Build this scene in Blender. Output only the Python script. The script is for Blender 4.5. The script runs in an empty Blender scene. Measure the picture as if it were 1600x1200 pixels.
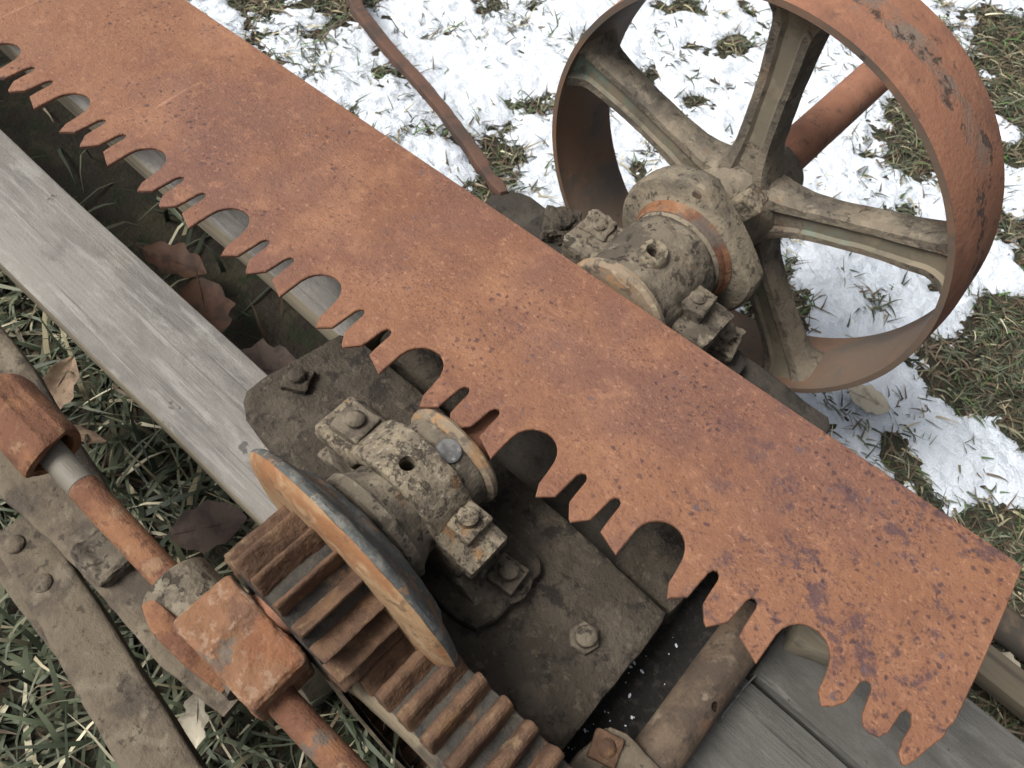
import bpy, bmesh, math, random
import numpy as np
from mathutils import Vector, Matrix, noise as mnoise

random.seed(7)
RNG = np.random.default_rng(11)
S = bpy.context.scene
COL = S.collection
PI = math.pi

# ------------------------------------------------------------------ camera, sky, sun, exposure
cam_d = bpy.data.cameras.new('camera')
cam = bpy.data.objects.new('camera', cam_d)
COL.objects.link(cam)
RX = Vector((0.742367, 0.660148, 0.114437))      # image right
RD = Vector((0.618643, -0.609820, -0.495378))    # image down
RF = Vector((-0.257237, 0.438548, -0.861107))    # forward
cam.matrix_world = Matrix(((RX.x, -RD.x, -RF.x, 0), (RX.y, -RD.y, -RF.y, 0), (RX.z, -RD.z, -RF.z, 1.01), (0, 0, 0, 1)))
cam_d.sensor_width = 36.0
cam_d.lens = 1262.1 / 1600 * 36
cam_d.clip_start = 0.02
cam_d.clip_end = 500
cam_d.dof.use_dof = True
cam_d.dof.focus_distance = 0.80
cam_d.dof.aperture_fstop = 12
S.camera = cam

SUN_DIR = Vector((-0.40, -0.42, 0.82)).normalized()   # towards the sun
world = bpy.data.worlds.new('World')
S.world = world
world.use_nodes = True
wn = world.node_tree
bg = wn.nodes['Background']
sky = wn.nodes.new('ShaderNodeTexSky')
sky.sky_type = 'NISHITA'
sky.sun_disc = False
sky.sun_elevation = math.asin(SUN_DIR.z)
sky.sun_rotation = math.atan2(SUN_DIR.x, SUN_DIR.y)
sky.dust_density = 8.0
sky.air_density = 0.7
sky.ozone_density = 1.0
hs = wn.nodes.new('ShaderNodeHueSaturation')          # thin high cloud: a paler sky
hs.inputs['Saturation'].default_value = 0.28
wn.links.new(sky.outputs[0], hs.inputs['Color'])
wn.links.new(hs.outputs[0], bg.inputs['Color'])
bg.inputs['Strength'].default_value = 0.085
sun_d = bpy.data.lights.new('sun', 'SUN')
sun_d.energy = 2.2
sun_d.angle = math.radians(26)
sun_d.color = (1.0, 0.955, 0.875)
sun = bpy.data.objects.new('sun', sun_d)
sun.rotation_euler = SUN_DIR.to_track_quat('Z', 'Y').to_euler()
COL.objects.link(sun)
vs = S.view_settings
vs.view_transform = 'Standard'
vs.look = 'None'
vs.exposure = 0.80
vs.gamma = 1.0
vs.use_curve_mapping = False

# ------------------------------------------------------------------ materials
def layered(name, base, layers=(), rough=0.8, bumps=(), metallic=0.0, pits=(), spec=0.3, rnd=0.0, attr=None, sss=0.0):
    m = bpy.data.materials.new(name)
    m.use_nodes = True
    nt = m.node_tree
    N, L = nt.nodes, nt.links
    bsdf = N['Principled BSDF']
    bsdf.inputs['Roughness'].default_value = rough
    bsdf.inputs['Metallic'].default_value = metallic
    bsdf.inputs['Specular IOR Level'].default_value = spec
    if sss:
        bsdf.inputs['Subsurface Weight'].default_value = sss
        bsdf.inputs['Subsurface Radius'].default_value = (0.01, 0.012, 0.015)
        bsdf.inputs['Subsurface Scale'].default_value = 0.6
    tc = N.new('ShaderNodeTexCoord')
    vec = tc.outputs['Object']
    if rnd:
        oi = N.new('ShaderNodeObjectInfo')
        ml = N.new('ShaderNodeVectorMath'); ml.operation = 'SCALE'
        cv = N.new('ShaderNodeCombineXYZ')
        L.new(oi.outputs['Random'], cv.inputs[0]); L.new(oi.outputs['Random'], cv.inputs[1]); L.new(oi.outputs['Random'], cv.inputs[2])
        L.new(cv.outputs[0], ml.inputs[0]); ml.inputs['Scale'].default_value = rnd
        ad = N.new('ShaderNodeVectorMath'); ad.operation = 'ADD'
        L.new(vec, ad.inputs[0]); L.new(ml.outputs[0], ad.inputs[1])
        vec = ad.outputs[0]
    def mapped(seed, stretch):
        mp = N.new('ShaderNodeMapping')
        mp.inputs['Location'].default_value = (seed * 1.7, seed * 2.3, seed * 0.9)
        mp.inputs['Scale'].default_value = stretch
        L.new(vec, mp.inputs['Vector'])
        return mp.outputs[0]
    def nz(scale, detail=5, roughn=0.6, dist=0.0, seed=0.0, stretch=(1, 1, 1)):
        n = N.new('ShaderNodeTexNoise')
        n.inputs['Scale'].default_value = scale
        n.inputs['Detail'].default_value = detail
        n.inputs['Roughness'].default_value = roughn
        n.inputs['Distortion'].default_value = dist
        L.new(mapped(seed, stretch), n.inputs['Vector'])
        return n.outputs['Fac']
    def rng(sock, lo, hi, a=0.0, b=1.0):
        r = N.new('ShaderNodeMapRange')
        r.interpolation_type = 'SMOOTHSTEP'
        r.inputs['From Min'].default_value = lo
        r.inputs['From Max'].default_value = hi
        r.inputs['To Min'].default_value = a
        r.inputs['To Max'].default_value = b
        L.new(sock, r.inputs['Value'])
        return r.outputs[0]
    def mul(a, b):
        mm = N.new('ShaderNodeMath'); mm.operation = 'MULTIPLY'
        L.new(a, mm.inputs[0])
        if isinstance(b, (int, float)):
            mm.inputs[1].default_value = b
        else:
            L.new(b, mm.inputs[1])
        return mm.outputs[0]
    if attr:
        at = N.new('ShaderNodeAttribute'); at.attribute_name = attr
        cur = at.outputs['Color']
    else:
        rgb = N.new('ShaderNodeRGB'); rgb.outputs[0].default_value = (*base, 1)
        cur = rgb.outputs[0]
    def mix(cur, fac, col):
        mx = N.new('ShaderNodeMix'); mx.data_type = 'RGBA'
        L.new(fac, mx.inputs['Factor']); L.new(cur, mx.inputs['A'])
        mx.inputs['B'].default_value = (*col, 1)
        return mx.outputs['Result']
    masks = {}
    for k, ly in enumerate(layers):
        f = rng(nz(ly['scale'], ly.get('detail', 5), ly.get('rough', 0.6), ly.get('dist', 0.0), ly.get('seed', k + 1.0), ly.get('stretch', (1, 1, 1))), ly['lo'], ly['hi'])
        if 'axis' in ly:                     # where on the thing: (axis, lo, hi)
            sx = N.new('ShaderNodeSeparateXYZ'); L.new(tc.outputs['Object'], sx.inputs[0])
            f = mul(f, rng(sx.outputs[ly['axis'][0]], ly['axis'][1], ly['axis'][2]))
        if 'band' in ly:                     # worn strip: (axis, centre, half width)
            sx = N.new('ShaderNodeSeparateXYZ'); L.new(tc.outputs['Object'], sx.inputs[0])
            sb = N.new('ShaderNodeMath'); sb.operation = 'SUBTRACT'; sb.inputs[1].default_value = ly['band'][1]
            L.new(sx.outputs[ly['band'][0]], sb.inputs[0])
            ab = N.new('ShaderNodeMath'); ab.operation = 'ABSOLUTE'; L.new(sb.outputs[0], ab.inputs[0])
            rg_ = N.new('ShaderNodeMath'); rg_.operation = 'MULTIPLY_ADD'; rg_.inputs[1].default_value = ly['band'][2] * 3.0
            L.new(nz(22, 8, 0.65, 0.5, 6.6), rg_.inputs[0]); L.new(ab.outputs[0], rg_.inputs[2])
            f = mul(f, rng(rg_.outputs[0], ly['band'][2] * 2.25, ly['band'][2] * 2.4, 1, 0))
        if ly.get('amt', 1) != 1:
            f = mul(f, ly['amt'])
        masks[k] = f
        cur = mix(cur, f, ly['col'])
    hgt = None
    def addh(h, s):
        nonlocal hgt
        h = mul(h, s)
        if hgt is None:
            hgt = h
        else:
            a = N.new('ShaderNodeMath'); a.operation = 'ADD'
            L.new(hgt, a.inputs[0]); L.new(h, a.inputs[1]); hgt = a.outputs[0]
    for k, p in enumerate(pits):
        v = N.new('ShaderNodeTexVoronoi')
        v.inputs['Scale'].default_value = p['scale']
        wv = N.new('ShaderNodeVectorMath'); wv.operation = 'ADD'
        L.new(mapped(3.1 + k, (1, 1, 1)), wv.inputs[0])
        wn_ = N.new('ShaderNodeTexNoise'); wn_.inputs['Scale'].default_value = p['scale'] * 0.9; wn_.inputs['Detail'].default_value = 4
        L.new(vec, wn_.inputs['Vector'])
        sc = N.new('ShaderNodeVectorMath'); sc.operation = 'SCALE'; sc.inputs['Scale'].default_value = 1.3 / p['scale']
        L.new(wn_.outputs['Color'], sc.inputs[0]); L.new(sc.outputs[0], wv.inputs[1])
        L.new(wv.outputs[0], v.inputs['Vector'])
        f = rng(v.outputs['Distance'], p['r'] * 0.45, p['r'], 1, 0)
        sp = N.new('ShaderNodeSeparateColor'); L.new(v.outputs['Color'], sp.inputs[0])
        f = mul(f, rng(sp.outputs[0], p['keep'], p['keep'] + 0.1))
        mk = nz(p['mscale'], 3, 0.5, 0, 9.0 + k)
        if 'grow' in p:
            sx = N.new('ShaderNodeSeparateXYZ'); L.new(tc.outputs['Object'], sx.inputs[0])
            ad = N.new('ShaderNodeMath'); ad.operation = 'ADD'
            L.new(mk, ad.inputs[0]); L.new(rng(sx.outputs[0], p['grow'][0], p['grow'][1], 0, p['grow'][2]), ad.inputs[1])
            mk = ad.outputs[0]
        f = mul(f, rng(mk, p['mlo'], p['mhi']))
        f = mul(f, p.get('amt', 0.9))
        cur = mix(cur, f, p['col'])
        if p.get('bump'):
            addh(f, -p['bump'])
    for b in bumps:
        if b[0] == 'layer':
            addh(masks[b[1]], b[2])
        else:
            addh(nz(b[0], b[2] if len(b) > 2 else 5, 0.65, 0, 4.4, b[3] if len(b) > 3 else (1, 1, 1)), b[1])
    if hgt is not None:
        bp = N.new('ShaderNodeBump')
        bp.inputs['Strength'].default_value = 1.0
        bp.inputs['Distance'].default_value = 1.0
        L.new(hgt, bp.inputs['Height'])
        L.new(bp.outputs[0], bsdf.inputs['Normal'])
    L.new(cur, bsdf.inputs['Base Color'])
    return m

M = {}
M['blade'] = layered('blade_rust', (0.184, 0.085, 0.046), [
    dict(col=(0.130, 0.057, 0.036), scale=5, lo=0.44, hi=0.66, detail=8, amt=0.8),
    dict(col=(0.241, 0.119, 0.066), scale=6, lo=0.50, hi=0.68, detail=8, seed=5, amt=0.85),
    dict(col=(0.113, 0.055, 0.045), scale=2.6, lo=0.47, hi=0.62, detail=8, rough=0.66, seed=8, amt=0.65),
    dict(col=(0.121, 0.052, 0.034), scale=22, lo=0.48, hi=0.70, detail=9, rough=0.75, seed=31, amt=0.7),
    dict(col=(0.264, 0.133, 0.075), scale=30, lo=0.50, hi=0.72, detail=9, rough=0.75, seed=33, amt=0.7),
    dict(col=(0.088, 0.036, 0.028), scale=150, lo=0.55, hi=0.64, detail=6, rough=0.7, seed=13, amt=0.7),
    dict(col=(0.297, 0.155, 0.096), scale=130, lo=0.56, hi=0.66, detail=6, rough=0.7, seed=11, amt=0.6),
    dict(col=(0.055, 0.032, 0.039), scale=26, lo=0.53, hi=0.62, detail=9, rough=0.75, seed=21, amt=0.8, axis=(0, 0.12, 0.28)),
    dict(col=(0.288, 0.159, 0.100), scale=14, lo=0.64, hi=0.74, detail=9, rough=0.7, seed=41, stretch=(0.35, 1.5, 1), amt=0.35),
    dict(col=(0.344, 0.189, 0.117), scale=60, lo=0.71, hi=0.74, detail=2, seed=27, stretch=(1.6, 0.12, 1), amt=0.4),
    ], rough=0.66, bumps=[(330, 0.0011), (90, 0.0016), (5, 0.012, 2)],
    pits=[dict(scale=130, r=0.38, keep=0.35, mscale=10, mlo=0.52, mhi=0.60, col=(0.040, 0.021, 0.026), amt=0.75, bump=0.0003, grow=(0.153, 0.336, 0.113)),
          dict(scale=270, r=0.44, keep=0.35, mscale=12, mlo=0.49, mhi=0.62, col=(0.077, 0.033, 0.025), amt=0.65, bump=0.0002, grow=(-0.1, 0.4, 0.04)),
          dict(scale=95, r=0.34, keep=0.86, mscale=12, mlo=0.44, mhi=0.54, col=(0.066, 0.055, 0.068), amt=0.65, grow=(-0.3, 0.4, 0.06))], spec=0.35)
M['blade_edge'] = layered('blade_edge', (0.285, 0.155, 0.088), [
    dict(col=(0.170, 0.080, 0.048), scale=60, lo=0.46, hi=0.62, detail=7)], rough=0.85, bumps=[(300, 0.0008)])
M['wheel_rust'] = layered('wheel_rust', (0.218, 0.102, 0.063), [
    dict(col=(0.138, 0.069, 0.047), scale=9, lo=0.45, hi=0.65, detail=9, rough=0.7, amt=0.8),
    dict(col=(0.288, 0.144, 0.087), scale=26, lo=0.52, hi=0.68, detail=9, rough=0.72, seed=12, amt=0.65),
    dict(col=(0.140, 0.115, 0.095), scale=9, lo=0.40, hi=0.56, detail=9, rough=0.75, dist=0.8, seed=4, amt=0.85, band=(1, 0.004, 0.020)),
    dict(col=(0.047, 0.040, 0.036), scale=30, lo=0.53, hi=0.60, detail=9, rough=0.75, seed=7, amt=0.85, band=(1, 0.008, 0.022)),
    dict(col=(0.129, 0.109, 0.093), scale=14, lo=0.58, hi=0.68, detail=9, rough=0.75, seed=9, amt=0.7),
    dict(col=(0.075, 0.047, 0.036), scale=60, lo=0.57, hi=0.66, detail=8, rough=0.7, seed=7, amt=0.65)],
    rough=0.85, bumps=[(220, 0.0012), (50, 0.0016), ('layer', 2, -0.0008), ('layer', 3, -0.0016)])
M['rim_inner'] = layered('rim_inner', (0.110, 0.079, 0.059), [
    dict(col=(0.145, 0.087, 0.057), scale=8, lo=0.42, hi=0.62),
    dict(col=(0.074, 0.067, 0.059), scale=12, lo=0.5, hi=0.66, seed=3, amt=0.8)],
    rough=0.8, bumps=[(160, 0.0005), (30, 0.001)], pits=[dict(scale=60, r=0.2, keep=0.8, mscale=8, mlo=0.4, mhi=0.5, col=(0.037, 0.027, 0.023))])
M['spoke_paint'] = layered('spoke_paint', (0.150, 0.126, 0.095), [
    dict(col=(0.085, 0.074, 0.060), scale=14, lo=0.43, hi=0.60, detail=9, rough=0.72),
    dict(col=(0.205, 0.175, 0.130), scale=40, lo=0.52, hi=0.64, detail=9, rough=0.72, seed=16, amt=0.75),
    dict(col=(0.050, 0.043, 0.036), scale=60, lo=0.55, hi=0.64, detail=9, rough=0.75, seed=6, amt=0.8),
    dict(col=(0.150, 0.080, 0.044), scale=22, lo=0.57, hi=0.70, detail=9, rough=0.7, seed=9, amt=0.65)],
    rough=0.85, bumps=[(170, 0.0020), (55, 0.0024), ('layer', 2, -0.0008)])
M['green_paint'] = layered('green_paint', (0.120, 0.164, 0.132), [
    dict(col=(0.132, 0.116, 0.086), scale=8, lo=0.38, hi=0.50, detail=6, seed=2),
    dict(col=(0.172, 0.144, 0.104), scale=20, lo=0.50, hi=0.58, detail=7, seed=5),
    dict(col=(0.068, 0.060, 0.048), scale=26, lo=0.58, hi=0.66, seed=2, amt=0.7)],
    rough=0.8, bumps=[(140, 0.0006)])
M['cast_tan'] = layered('cast_tan', (0.180, 0.152, 0.110), [
    dict(col=(0.105, 0.090, 0.070), scale=13, lo=0.44, hi=0.60, detail=9, rough=0.72),
    dict(col=(0.050, 0.042, 0.035), scale=110, lo=0.56, hi=0.64, detail=9, rough=0.72, seed=5, amt=0.85),
    dict(col=(0.062, 0.052, 0.043), scale=34, lo=0.58, hi=0.68, detail=9, rough=0.75, seed=15, amt=0.8),
    dict(col=(0.160, 0.086, 0.044), scale=20, lo=0.58, hi=0.70, detail=9, rough=0.7, seed=8, amt=0.65)],
    rough=0.85, bumps=[(260, 0.0014), (60, 0.0020), ('layer', 1, -0.0008)])
M['cast_cream'] = layered('cast_cream', (0.205, 0.172, 0.122), [
    dict(col=(0.125, 0.103, 0.077), scale=26, lo=0.43, hi=0.58, detail=9, rough=0.72),
    dict(col=(0.062, 0.050, 0.040), scale=100, lo=0.53, hi=0.60, detail=9, rough=0.72, seed=5, amt=0.85),
    dict(col=(0.070, 0.057, 0.045), scale=55, lo=0.56, hi=0.62, detail=9, rough=0.76, seed=15, amt=0.85),
    dict(col=(0.200, 0.108, 0.046), scale=30, lo=0.56, hi=0.66, detail=9, rough=0.7, seed=8, amt=0.8),
    dict(col=(0.300, 0.268, 0.205), scale=140, lo=0.57, hi=0.66, detail=7, seed=12, amt=0.65)],
    rough=0.88, bumps=[(280, 0.0016), (80, 0.0024), ('layer', 1, -0.0010), ('layer', 2, -0.0014)])
M['cast_grey'] = layered('cast_grey', (0.128, 0.107, 0.080), [
    dict(col=(0.068, 0.057, 0.044), scale=22, lo=0.45, hi=0.58, detail=9, rough=0.68),
    dict(col=(0.191, 0.166, 0.123), scale=44, lo=0.55, hi=0.64, detail=8, seed=5, amt=0.75),
    dict(col=(0.038, 0.031, 0.025), scale=64, lo=0.55, hi=0.61, detail=9, rough=0.7, seed=9, amt=0.85),
    dict(col=(0.136, 0.076, 0.039), scale=18, lo=0.60, hi=0.70, detail=8, seed=12, amt=0.65)],
    rough=0.88, bumps=[(260, 0.0012), (70, 0.0026), ('layer', 2, -0.0010)])
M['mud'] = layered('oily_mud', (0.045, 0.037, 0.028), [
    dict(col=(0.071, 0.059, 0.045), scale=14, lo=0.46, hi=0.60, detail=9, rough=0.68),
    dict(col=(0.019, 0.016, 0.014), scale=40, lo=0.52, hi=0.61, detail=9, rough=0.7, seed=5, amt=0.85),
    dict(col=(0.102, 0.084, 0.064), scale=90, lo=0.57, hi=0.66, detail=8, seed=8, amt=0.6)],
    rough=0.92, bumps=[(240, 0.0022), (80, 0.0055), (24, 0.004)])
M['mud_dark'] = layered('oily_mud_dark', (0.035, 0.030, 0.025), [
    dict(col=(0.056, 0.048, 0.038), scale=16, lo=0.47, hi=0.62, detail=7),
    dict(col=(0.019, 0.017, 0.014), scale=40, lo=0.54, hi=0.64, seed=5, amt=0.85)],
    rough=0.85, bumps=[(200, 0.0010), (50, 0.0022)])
M['grit'] = layered('gap_dark_grit', (0.012, 0.011, 0.010), [
    dict(col=(0.03, 0.027, 0.024), scale=90, lo=0.5, hi=0.65)], rough=0.9, bumps=[(150, 0.003), (400, 0.001)])  # grit, near black so its colour also holds the gap's shade
M['rust_bright'] = layered('rust_bright', (0.185, 0.090, 0.047), [
    dict(col=(0.121, 0.055, 0.033), scale=22, lo=0.45, hi=0.60, detail=7),
    dict(col=(0.227, 0.142, 0.085), scale=38, lo=0.54, hi=0.66, detail=7, seed=4, amt=0.7),
    dict(col=(0.088, 0.076, 0.065), scale=15, lo=0.60, hi=0.66, detail=7, seed=7, amt=0.85),
    dict(col=(0.080, 0.038, 0.025), scale=95, lo=0.56, hi=0.64, seed=10, amt=0.75)],
    rough=0.88, bumps=[(280, 0.0014), (80, 0.0022)])
M['rust_tan'] = layered('rust_tan', (0.268, 0.171, 0.093), [
    dict(col=(0.211, 0.101, 0.047), scale=15, lo=0.46, hi=0.60, detail=7, stretch=(1, 3, 1)),
    dict(col=(0.321, 0.233, 0.140), scale=26, lo=0.54, hi=0.66, detail=7, seed=4, amt=0.8, stretch=(1, 3, 1)),
    dict(col=(0.108, 0.067, 0.040), scale=70, lo=0.58, hi=0.66, detail=7, seed=6, amt=0.7)],
    rough=0.85, bumps=[(220, 0.0007), (60, 0.0012)])
M['collar_worn'] = layered('collar_worn', (0.190, 0.150, 0.105), [
    dict(col=(0.250, 0.155, 0.085), scale=45, lo=0.48, hi=0.58, detail=8),
    dict(col=(0.085, 0.072, 0.058), scale=60, lo=0.54, hi=0.62, detail=8, seed=5, amt=0.85),
    dict(col=(0.300, 0.250, 0.175), scale=80, lo=0.58, hi=0.66, detail=8, seed=9, amt=0.7)],
    rough=0.85, bumps=[(240, 0.0008), (70, 0.0012)])
M['flange_blue'] = layered('flange_blue', (0.075, 0.080, 0.078), [
    dict(col=(0.150, 0.145, 0.130), scale=45, lo=0.48, hi=0.62, detail=9, rough=0.72),
    dict(col=(0.215, 0.128, 0.074), scale=34, lo=0.53, hi=0.62, detail=9, rough=0.75, seed=5, amt=0.85),
    dict(col=(0.270, 0.240, 0.185), scale=70, lo=0.57, hi=0.66, detail=9, rough=0.72, seed=8, amt=0.8)],
    rough=0.75, bumps=[(220, 0.0010), (60, 0.0012), ('layer', 1, 0.0006)])
M['gear_rust'] = layered('gear_rust', (0.102, 0.058, 0.034), [
    dict(col=(0.068, 0.038, 0.024), scale=30, lo=0.45, hi=0.60),
    dict(col=(0.150, 0.103, 0.059), scale=50, lo=0.57, hi=0.68, seed=4, amt=0.8),
    dict(col=(0.157, 0.089, 0.042), scale=14, lo=0.60, hi=0.70, seed=7, amt=0.8)],
    rough=0.8, bumps=[(280, 0.0014), (90, 0.0020)], rnd=5)
M['gear_root'] = layered('gear_root', (0.046, 0.041, 0.034), [
    dict(col=(0.024, 0.022, 0.020), scale=30, lo=0.45, hi=0.60, detail=9, rough=0.72),
    dict(col=(0.115, 0.098, 0.074), scale=44, lo=0.57, hi=0.68, detail=9, rough=0.72, seed=4, amt=0.7),
    dict(col=(0.120, 0.062, 0.032), scale=24, lo=0.54, hi=0.66, detail=9, seed=6, amt=0.8)],
    rough=0.85, bumps=[(260, 0.0014), (70, 0.0024)])
M['gear_side'] = layered('gear_side', (0.136, 0.111, 0.076), [
    dict(col=(0.064, 0.053, 0.039), scale=18, lo=0.46, hi=0.58),
    dict(col=(0.238, 0.132, 0.060), scale=26, lo=0.60, hi=0.68, seed=5, amt=0.8),
    dict(col=(0.030, 0.025, 0.022), scale=45, lo=0.58, hi=0.64, seed=8, amt=0.8)],
    rough=0.85, bumps=[(200, 0.0007), (50, 0.0014)])
M['rod_grey'] = layered('rod_grey', (0.13, 0.118, 0.098), [
    dict(col=(0.30, 0.15, 0.06), scale=24, lo=0.58, hi=0.64, stretch=(0.5, 1, 1)),
    dict(col=(0.33, 0.33, 0.31), scale=50, lo=0.62, hi=0.68, seed=5, amt=0.8)], rough=0.6, bumps=[(200, 0.0005)])
M['pipe'] = layered('pipe_brown', (0.105, 0.076, 0.052), [
    dict(col=(0.058, 0.042, 0.031), scale=15, lo=0.44, hi=0.58, detail=9, rough=0.72),
    dict(col=(0.185, 0.150, 0.112), scale=30, lo=0.54, hi=0.66, detail=9, rough=0.72, seed=5, amt=0.75),
    dict(col=(0.170, 0.082, 0.040), scale=14, lo=0.56, hi=0.68, detail=9, seed=8, amt=0.75),
    dict(col=(0.030, 0.024, 0.020), scale=80, lo=0.58, hi=0.66, detail=8, seed=9, amt=0.7)], rough=0.8, bumps=[(220, 0.0012), (60, 0.0014)])
M['bar_rust'] = layered('bar_rust', (0.087, 0.048, 0.034), [
    dict(col=(0.054, 0.036, 0.029), scale=18, lo=0.45, hi=0.6),
    dict(col=(0.132, 0.069, 0.042), scale=40, lo=0.58, hi=0.68, seed=4, amt=0.7)], rough=0.8, bumps=[(180, 0.0006), (50, 0.001)])
M['lever'] = layered('lever_brown', (0.109, 0.088, 0.063), [
    dict(col=(0.061, 0.049, 0.038), scale=14, lo=0.45, hi=0.60, detail=9, rough=0.68),
    dict(col=(0.156, 0.131, 0.096), scale=30, lo=0.53, hi=0.66, detail=9, seed=5, amt=0.75),
    dict(col=(0.032, 0.026, 0.020), scale=70, lo=0.58, hi=0.64, detail=8, seed=9, amt=0.75)], rough=0.88, bumps=[(220, 0.0014), (50, 0.0028)])
M['wood'] = layered('weathered_wood', (0.189, 0.179, 0.166), [
    dict(col=(0.131, 0.124, 0.116), scale=6, lo=0.44, hi=0.62, stretch=(0.6, 1.4, 1), detail=8, rough=0.68),
    dict(col=(0.240, 0.233, 0.217), scale=30, lo=0.52, hi=0.66, detail=8, rough=0.7, stretch=(0.5, 1, 1), seed=3, amt=0.7),
    dict(col=(0.109, 0.104, 0.098), scale=42, lo=0.54, hi=0.68, detail=8, rough=0.7, stretch=(0.5, 1, 1), seed=13, amt=0.6),
    dict(col=(0.265, 0.257, 0.244), scale=95, lo=0.54, hi=0.64, stretch=(0.10, 1.6, 1.6), seed=4, amt=0.5),
    dict(col=(0.075, 0.071, 0.066), scale=105, lo=0.60, hi=0.66, stretch=(0.03, 1.6, 1.6), seed=7, amt=0.5),
    dict(col=(0.150, 0.121, 0.100), scale=9, lo=0.56, hi=0.68, detail=8, stretch=(0.6, 1, 1), seed=23, amt=0.55),
    dict(col=(0.060, 0.058, 0.056), scale=17, lo=0.69, hi=0.71, seed=19, amt=0.8)],
    rough=0.92, bumps=[(105, 0.0013, 5, (0.03, 1.6, 1.6)), (300, 0.0012)])
M['wood_side'] = layered('weathered_wood_side', (0.20, 0.172, 0.125), [
    dict(col=(0.125, 0.108, 0.082), scale=40, lo=0.46, hi=0.62, stretch=(0.08, 1.5, 1.5)),
    dict(col=(0.27, 0.245, 0.19), scale=60, lo=0.55, hi=0.68, stretch=(0.06, 1.5, 1.5), seed=4, amt=0.7)],
    rough=0.88, bumps=[(85, 0.0012, 4, (0.05, 1.6, 1.6))])
M['lath'] = layered('old_lath', (0.10, 0.085, 0.062), [
    dict(col=(0.06, 0.05, 0.04), scale=40, lo=0.46, hi=0.62, stretch=(0.08, 1.5, 1.5))], rough=0.9, bumps=[(85, 0.0012, 4, (0.05, 1.6, 1.6))])
M['block_rust'] = layered('block_rust', (0.185, 0.096, 0.053), [
    dict(col=(0.125, 0.067, 0.043), scale=26, lo=0.46, hi=0.60, detail=7),
    dict(col=(0.257, 0.172, 0.119), scale=110, lo=0.53, hi=0.62, detail=7, seed=4, amt=0.75),
    dict(col=(0.101, 0.091, 0.077), scale=22, lo=0.61, hi=0.66, seed=7, amt=0.8),
    dict(col=(0.190, 0.079, 0.039), scale=12, lo=0.54, hi=0.62, seed=9, amt=0.7)],
    rough=0.88, bumps=[(150, 0.0016), (330, 0.0008)])
M['plank_grey'] = layered('plank_grey', (0.095, 0.092, 0.085), [
    dict(col=(0.062, 0.060, 0.055), scale=8, lo=0.45, hi=0.62, stretch=(0.5, 1.2, 1), detail=9, rough=0.7),
    dict(col=(0.135, 0.131, 0.122), scale=40, lo=0.52, hi=0.66, stretch=(0.35, 1.3, 1.3), detail=9, rough=0.7, seed=4, amt=0.7),
    dict(col=(0.040, 0.038, 0.035), scale=110, lo=0.60, hi=0.66, stretch=(0.03, 1.6, 1.6), seed=7, amt=0.7),
    dict(col=(0.030, 0.028, 0.026), scale=7, lo=0.60, hi=0.66, detail=8, dist=1.2, seed=17, amt=0.75),
    dict(col=(0.030, 0.028, 0.026), scale=90, lo=0.67, hi=0.71, seed=8, amt=0.85)],
    rough=0.85, bumps=[(100, 0.0014, 5, (0.03, 1.6, 1.6)), (260, 0.0010)])
M['zinc'] = layered('pale_plug', (0.124, 0.124, 0.121), [
    dict(col=(0.074, 0.074, 0.074), scale=60, lo=0.45, hi=0.58, detail=7), dict(col=(0.185, 0.185, 0.185), scale=120, lo=0.56, hi=0.66, seed=3)], rough=0.7, bumps=[(200, 0.0005)])
M['soil'] = layered('winter_soil', (0.032, 0.026, 0.019), [
    dict(col=(0.052, 0.046, 0.029), scale=14, lo=0.45, hi=0.62),
    dict(col=(0.022, 0.030, 0.014), scale=30, lo=0.5, hi=0.66, seed=4)], rough=0.95, bumps=[(60, 0.01), (250, 0.003)])
M['snow'] = layered('snow', (0.685, 0.745, 0.825), [
    dict(col=(0.605, 0.648, 0.702), scale=18, lo=0.52, hi=0.72, detail=7, amt=0.7)], rough=0.8, bumps=[(330, 0.003), (130, 0.006)], spec=0.35, sss=0.0)
M['grass'] = layered('grass_blades', (0.06, 0.08, 0.03), [], rough=0.6, attr='tint', spec=0.35)
M['leaf_tan'] = layered('dead_leaf_tan', (0.26, 0.185, 0.125), [
    dict(col=(0.18, 0.125, 0.085), scale=60, lo=0.45, hi=0.62), dict(col=(0.10, 0.065, 0.045), scale=90, lo=0.62, hi=0.7, seed=3)], rough=0.7, bumps=[(150, 0.0008)])
M['leaf_brown'] = layered('dead_leaf_brown', (0.081, 0.055, 0.043), [  # brown taken darker to carry the shade the leaves lie in
    dict(col=(0.052, 0.035, 0.029), scale=50, lo=0.45, hi=0.62)], rough=0.65, bumps=[(120, 0.001)])
M['leaf_red'] = layered('dead_leaf_red', (0.090, 0.045, 0.027), [  # red darkened, with the shade under the blade in its colour
    dict(col=(0.048, 0.027, 0.018), scale=40, lo=0.45, hi=0.62)], rough=0.65, bumps=[(120, 0.001)])
M['leaf_pale'] = layered('dead_leaf_pale', (0.42, 0.38, 0.30), [
    dict(col=(0.27, 0.23, 0.18), scale=50, lo=0.5, hi=0.65)], rough=0.7, bumps=[(120, 0.001)])
M['bark_rust'] = layered('dark_iron', (0.045, 0.038, 0.032), [dict(col=(0.09, 0.065, 0.045), scale=30, lo=0.5, hi=0.65)], rough=0.8, bumps=[(200, 0.0006)])

# ------------------------------------------------------------------ mesh helpers (all shapes in world metres)
def thing(name, label, cat, loc, group=None):
    o = bpy.data.objects.new(name, None)
    o.empty_display_size = 0.05
    COL.objects.link(o)
    o.location = loc
    o['label'] = label
    o['category'] = cat
    if group:
        o['group'] = group
    return o

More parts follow.
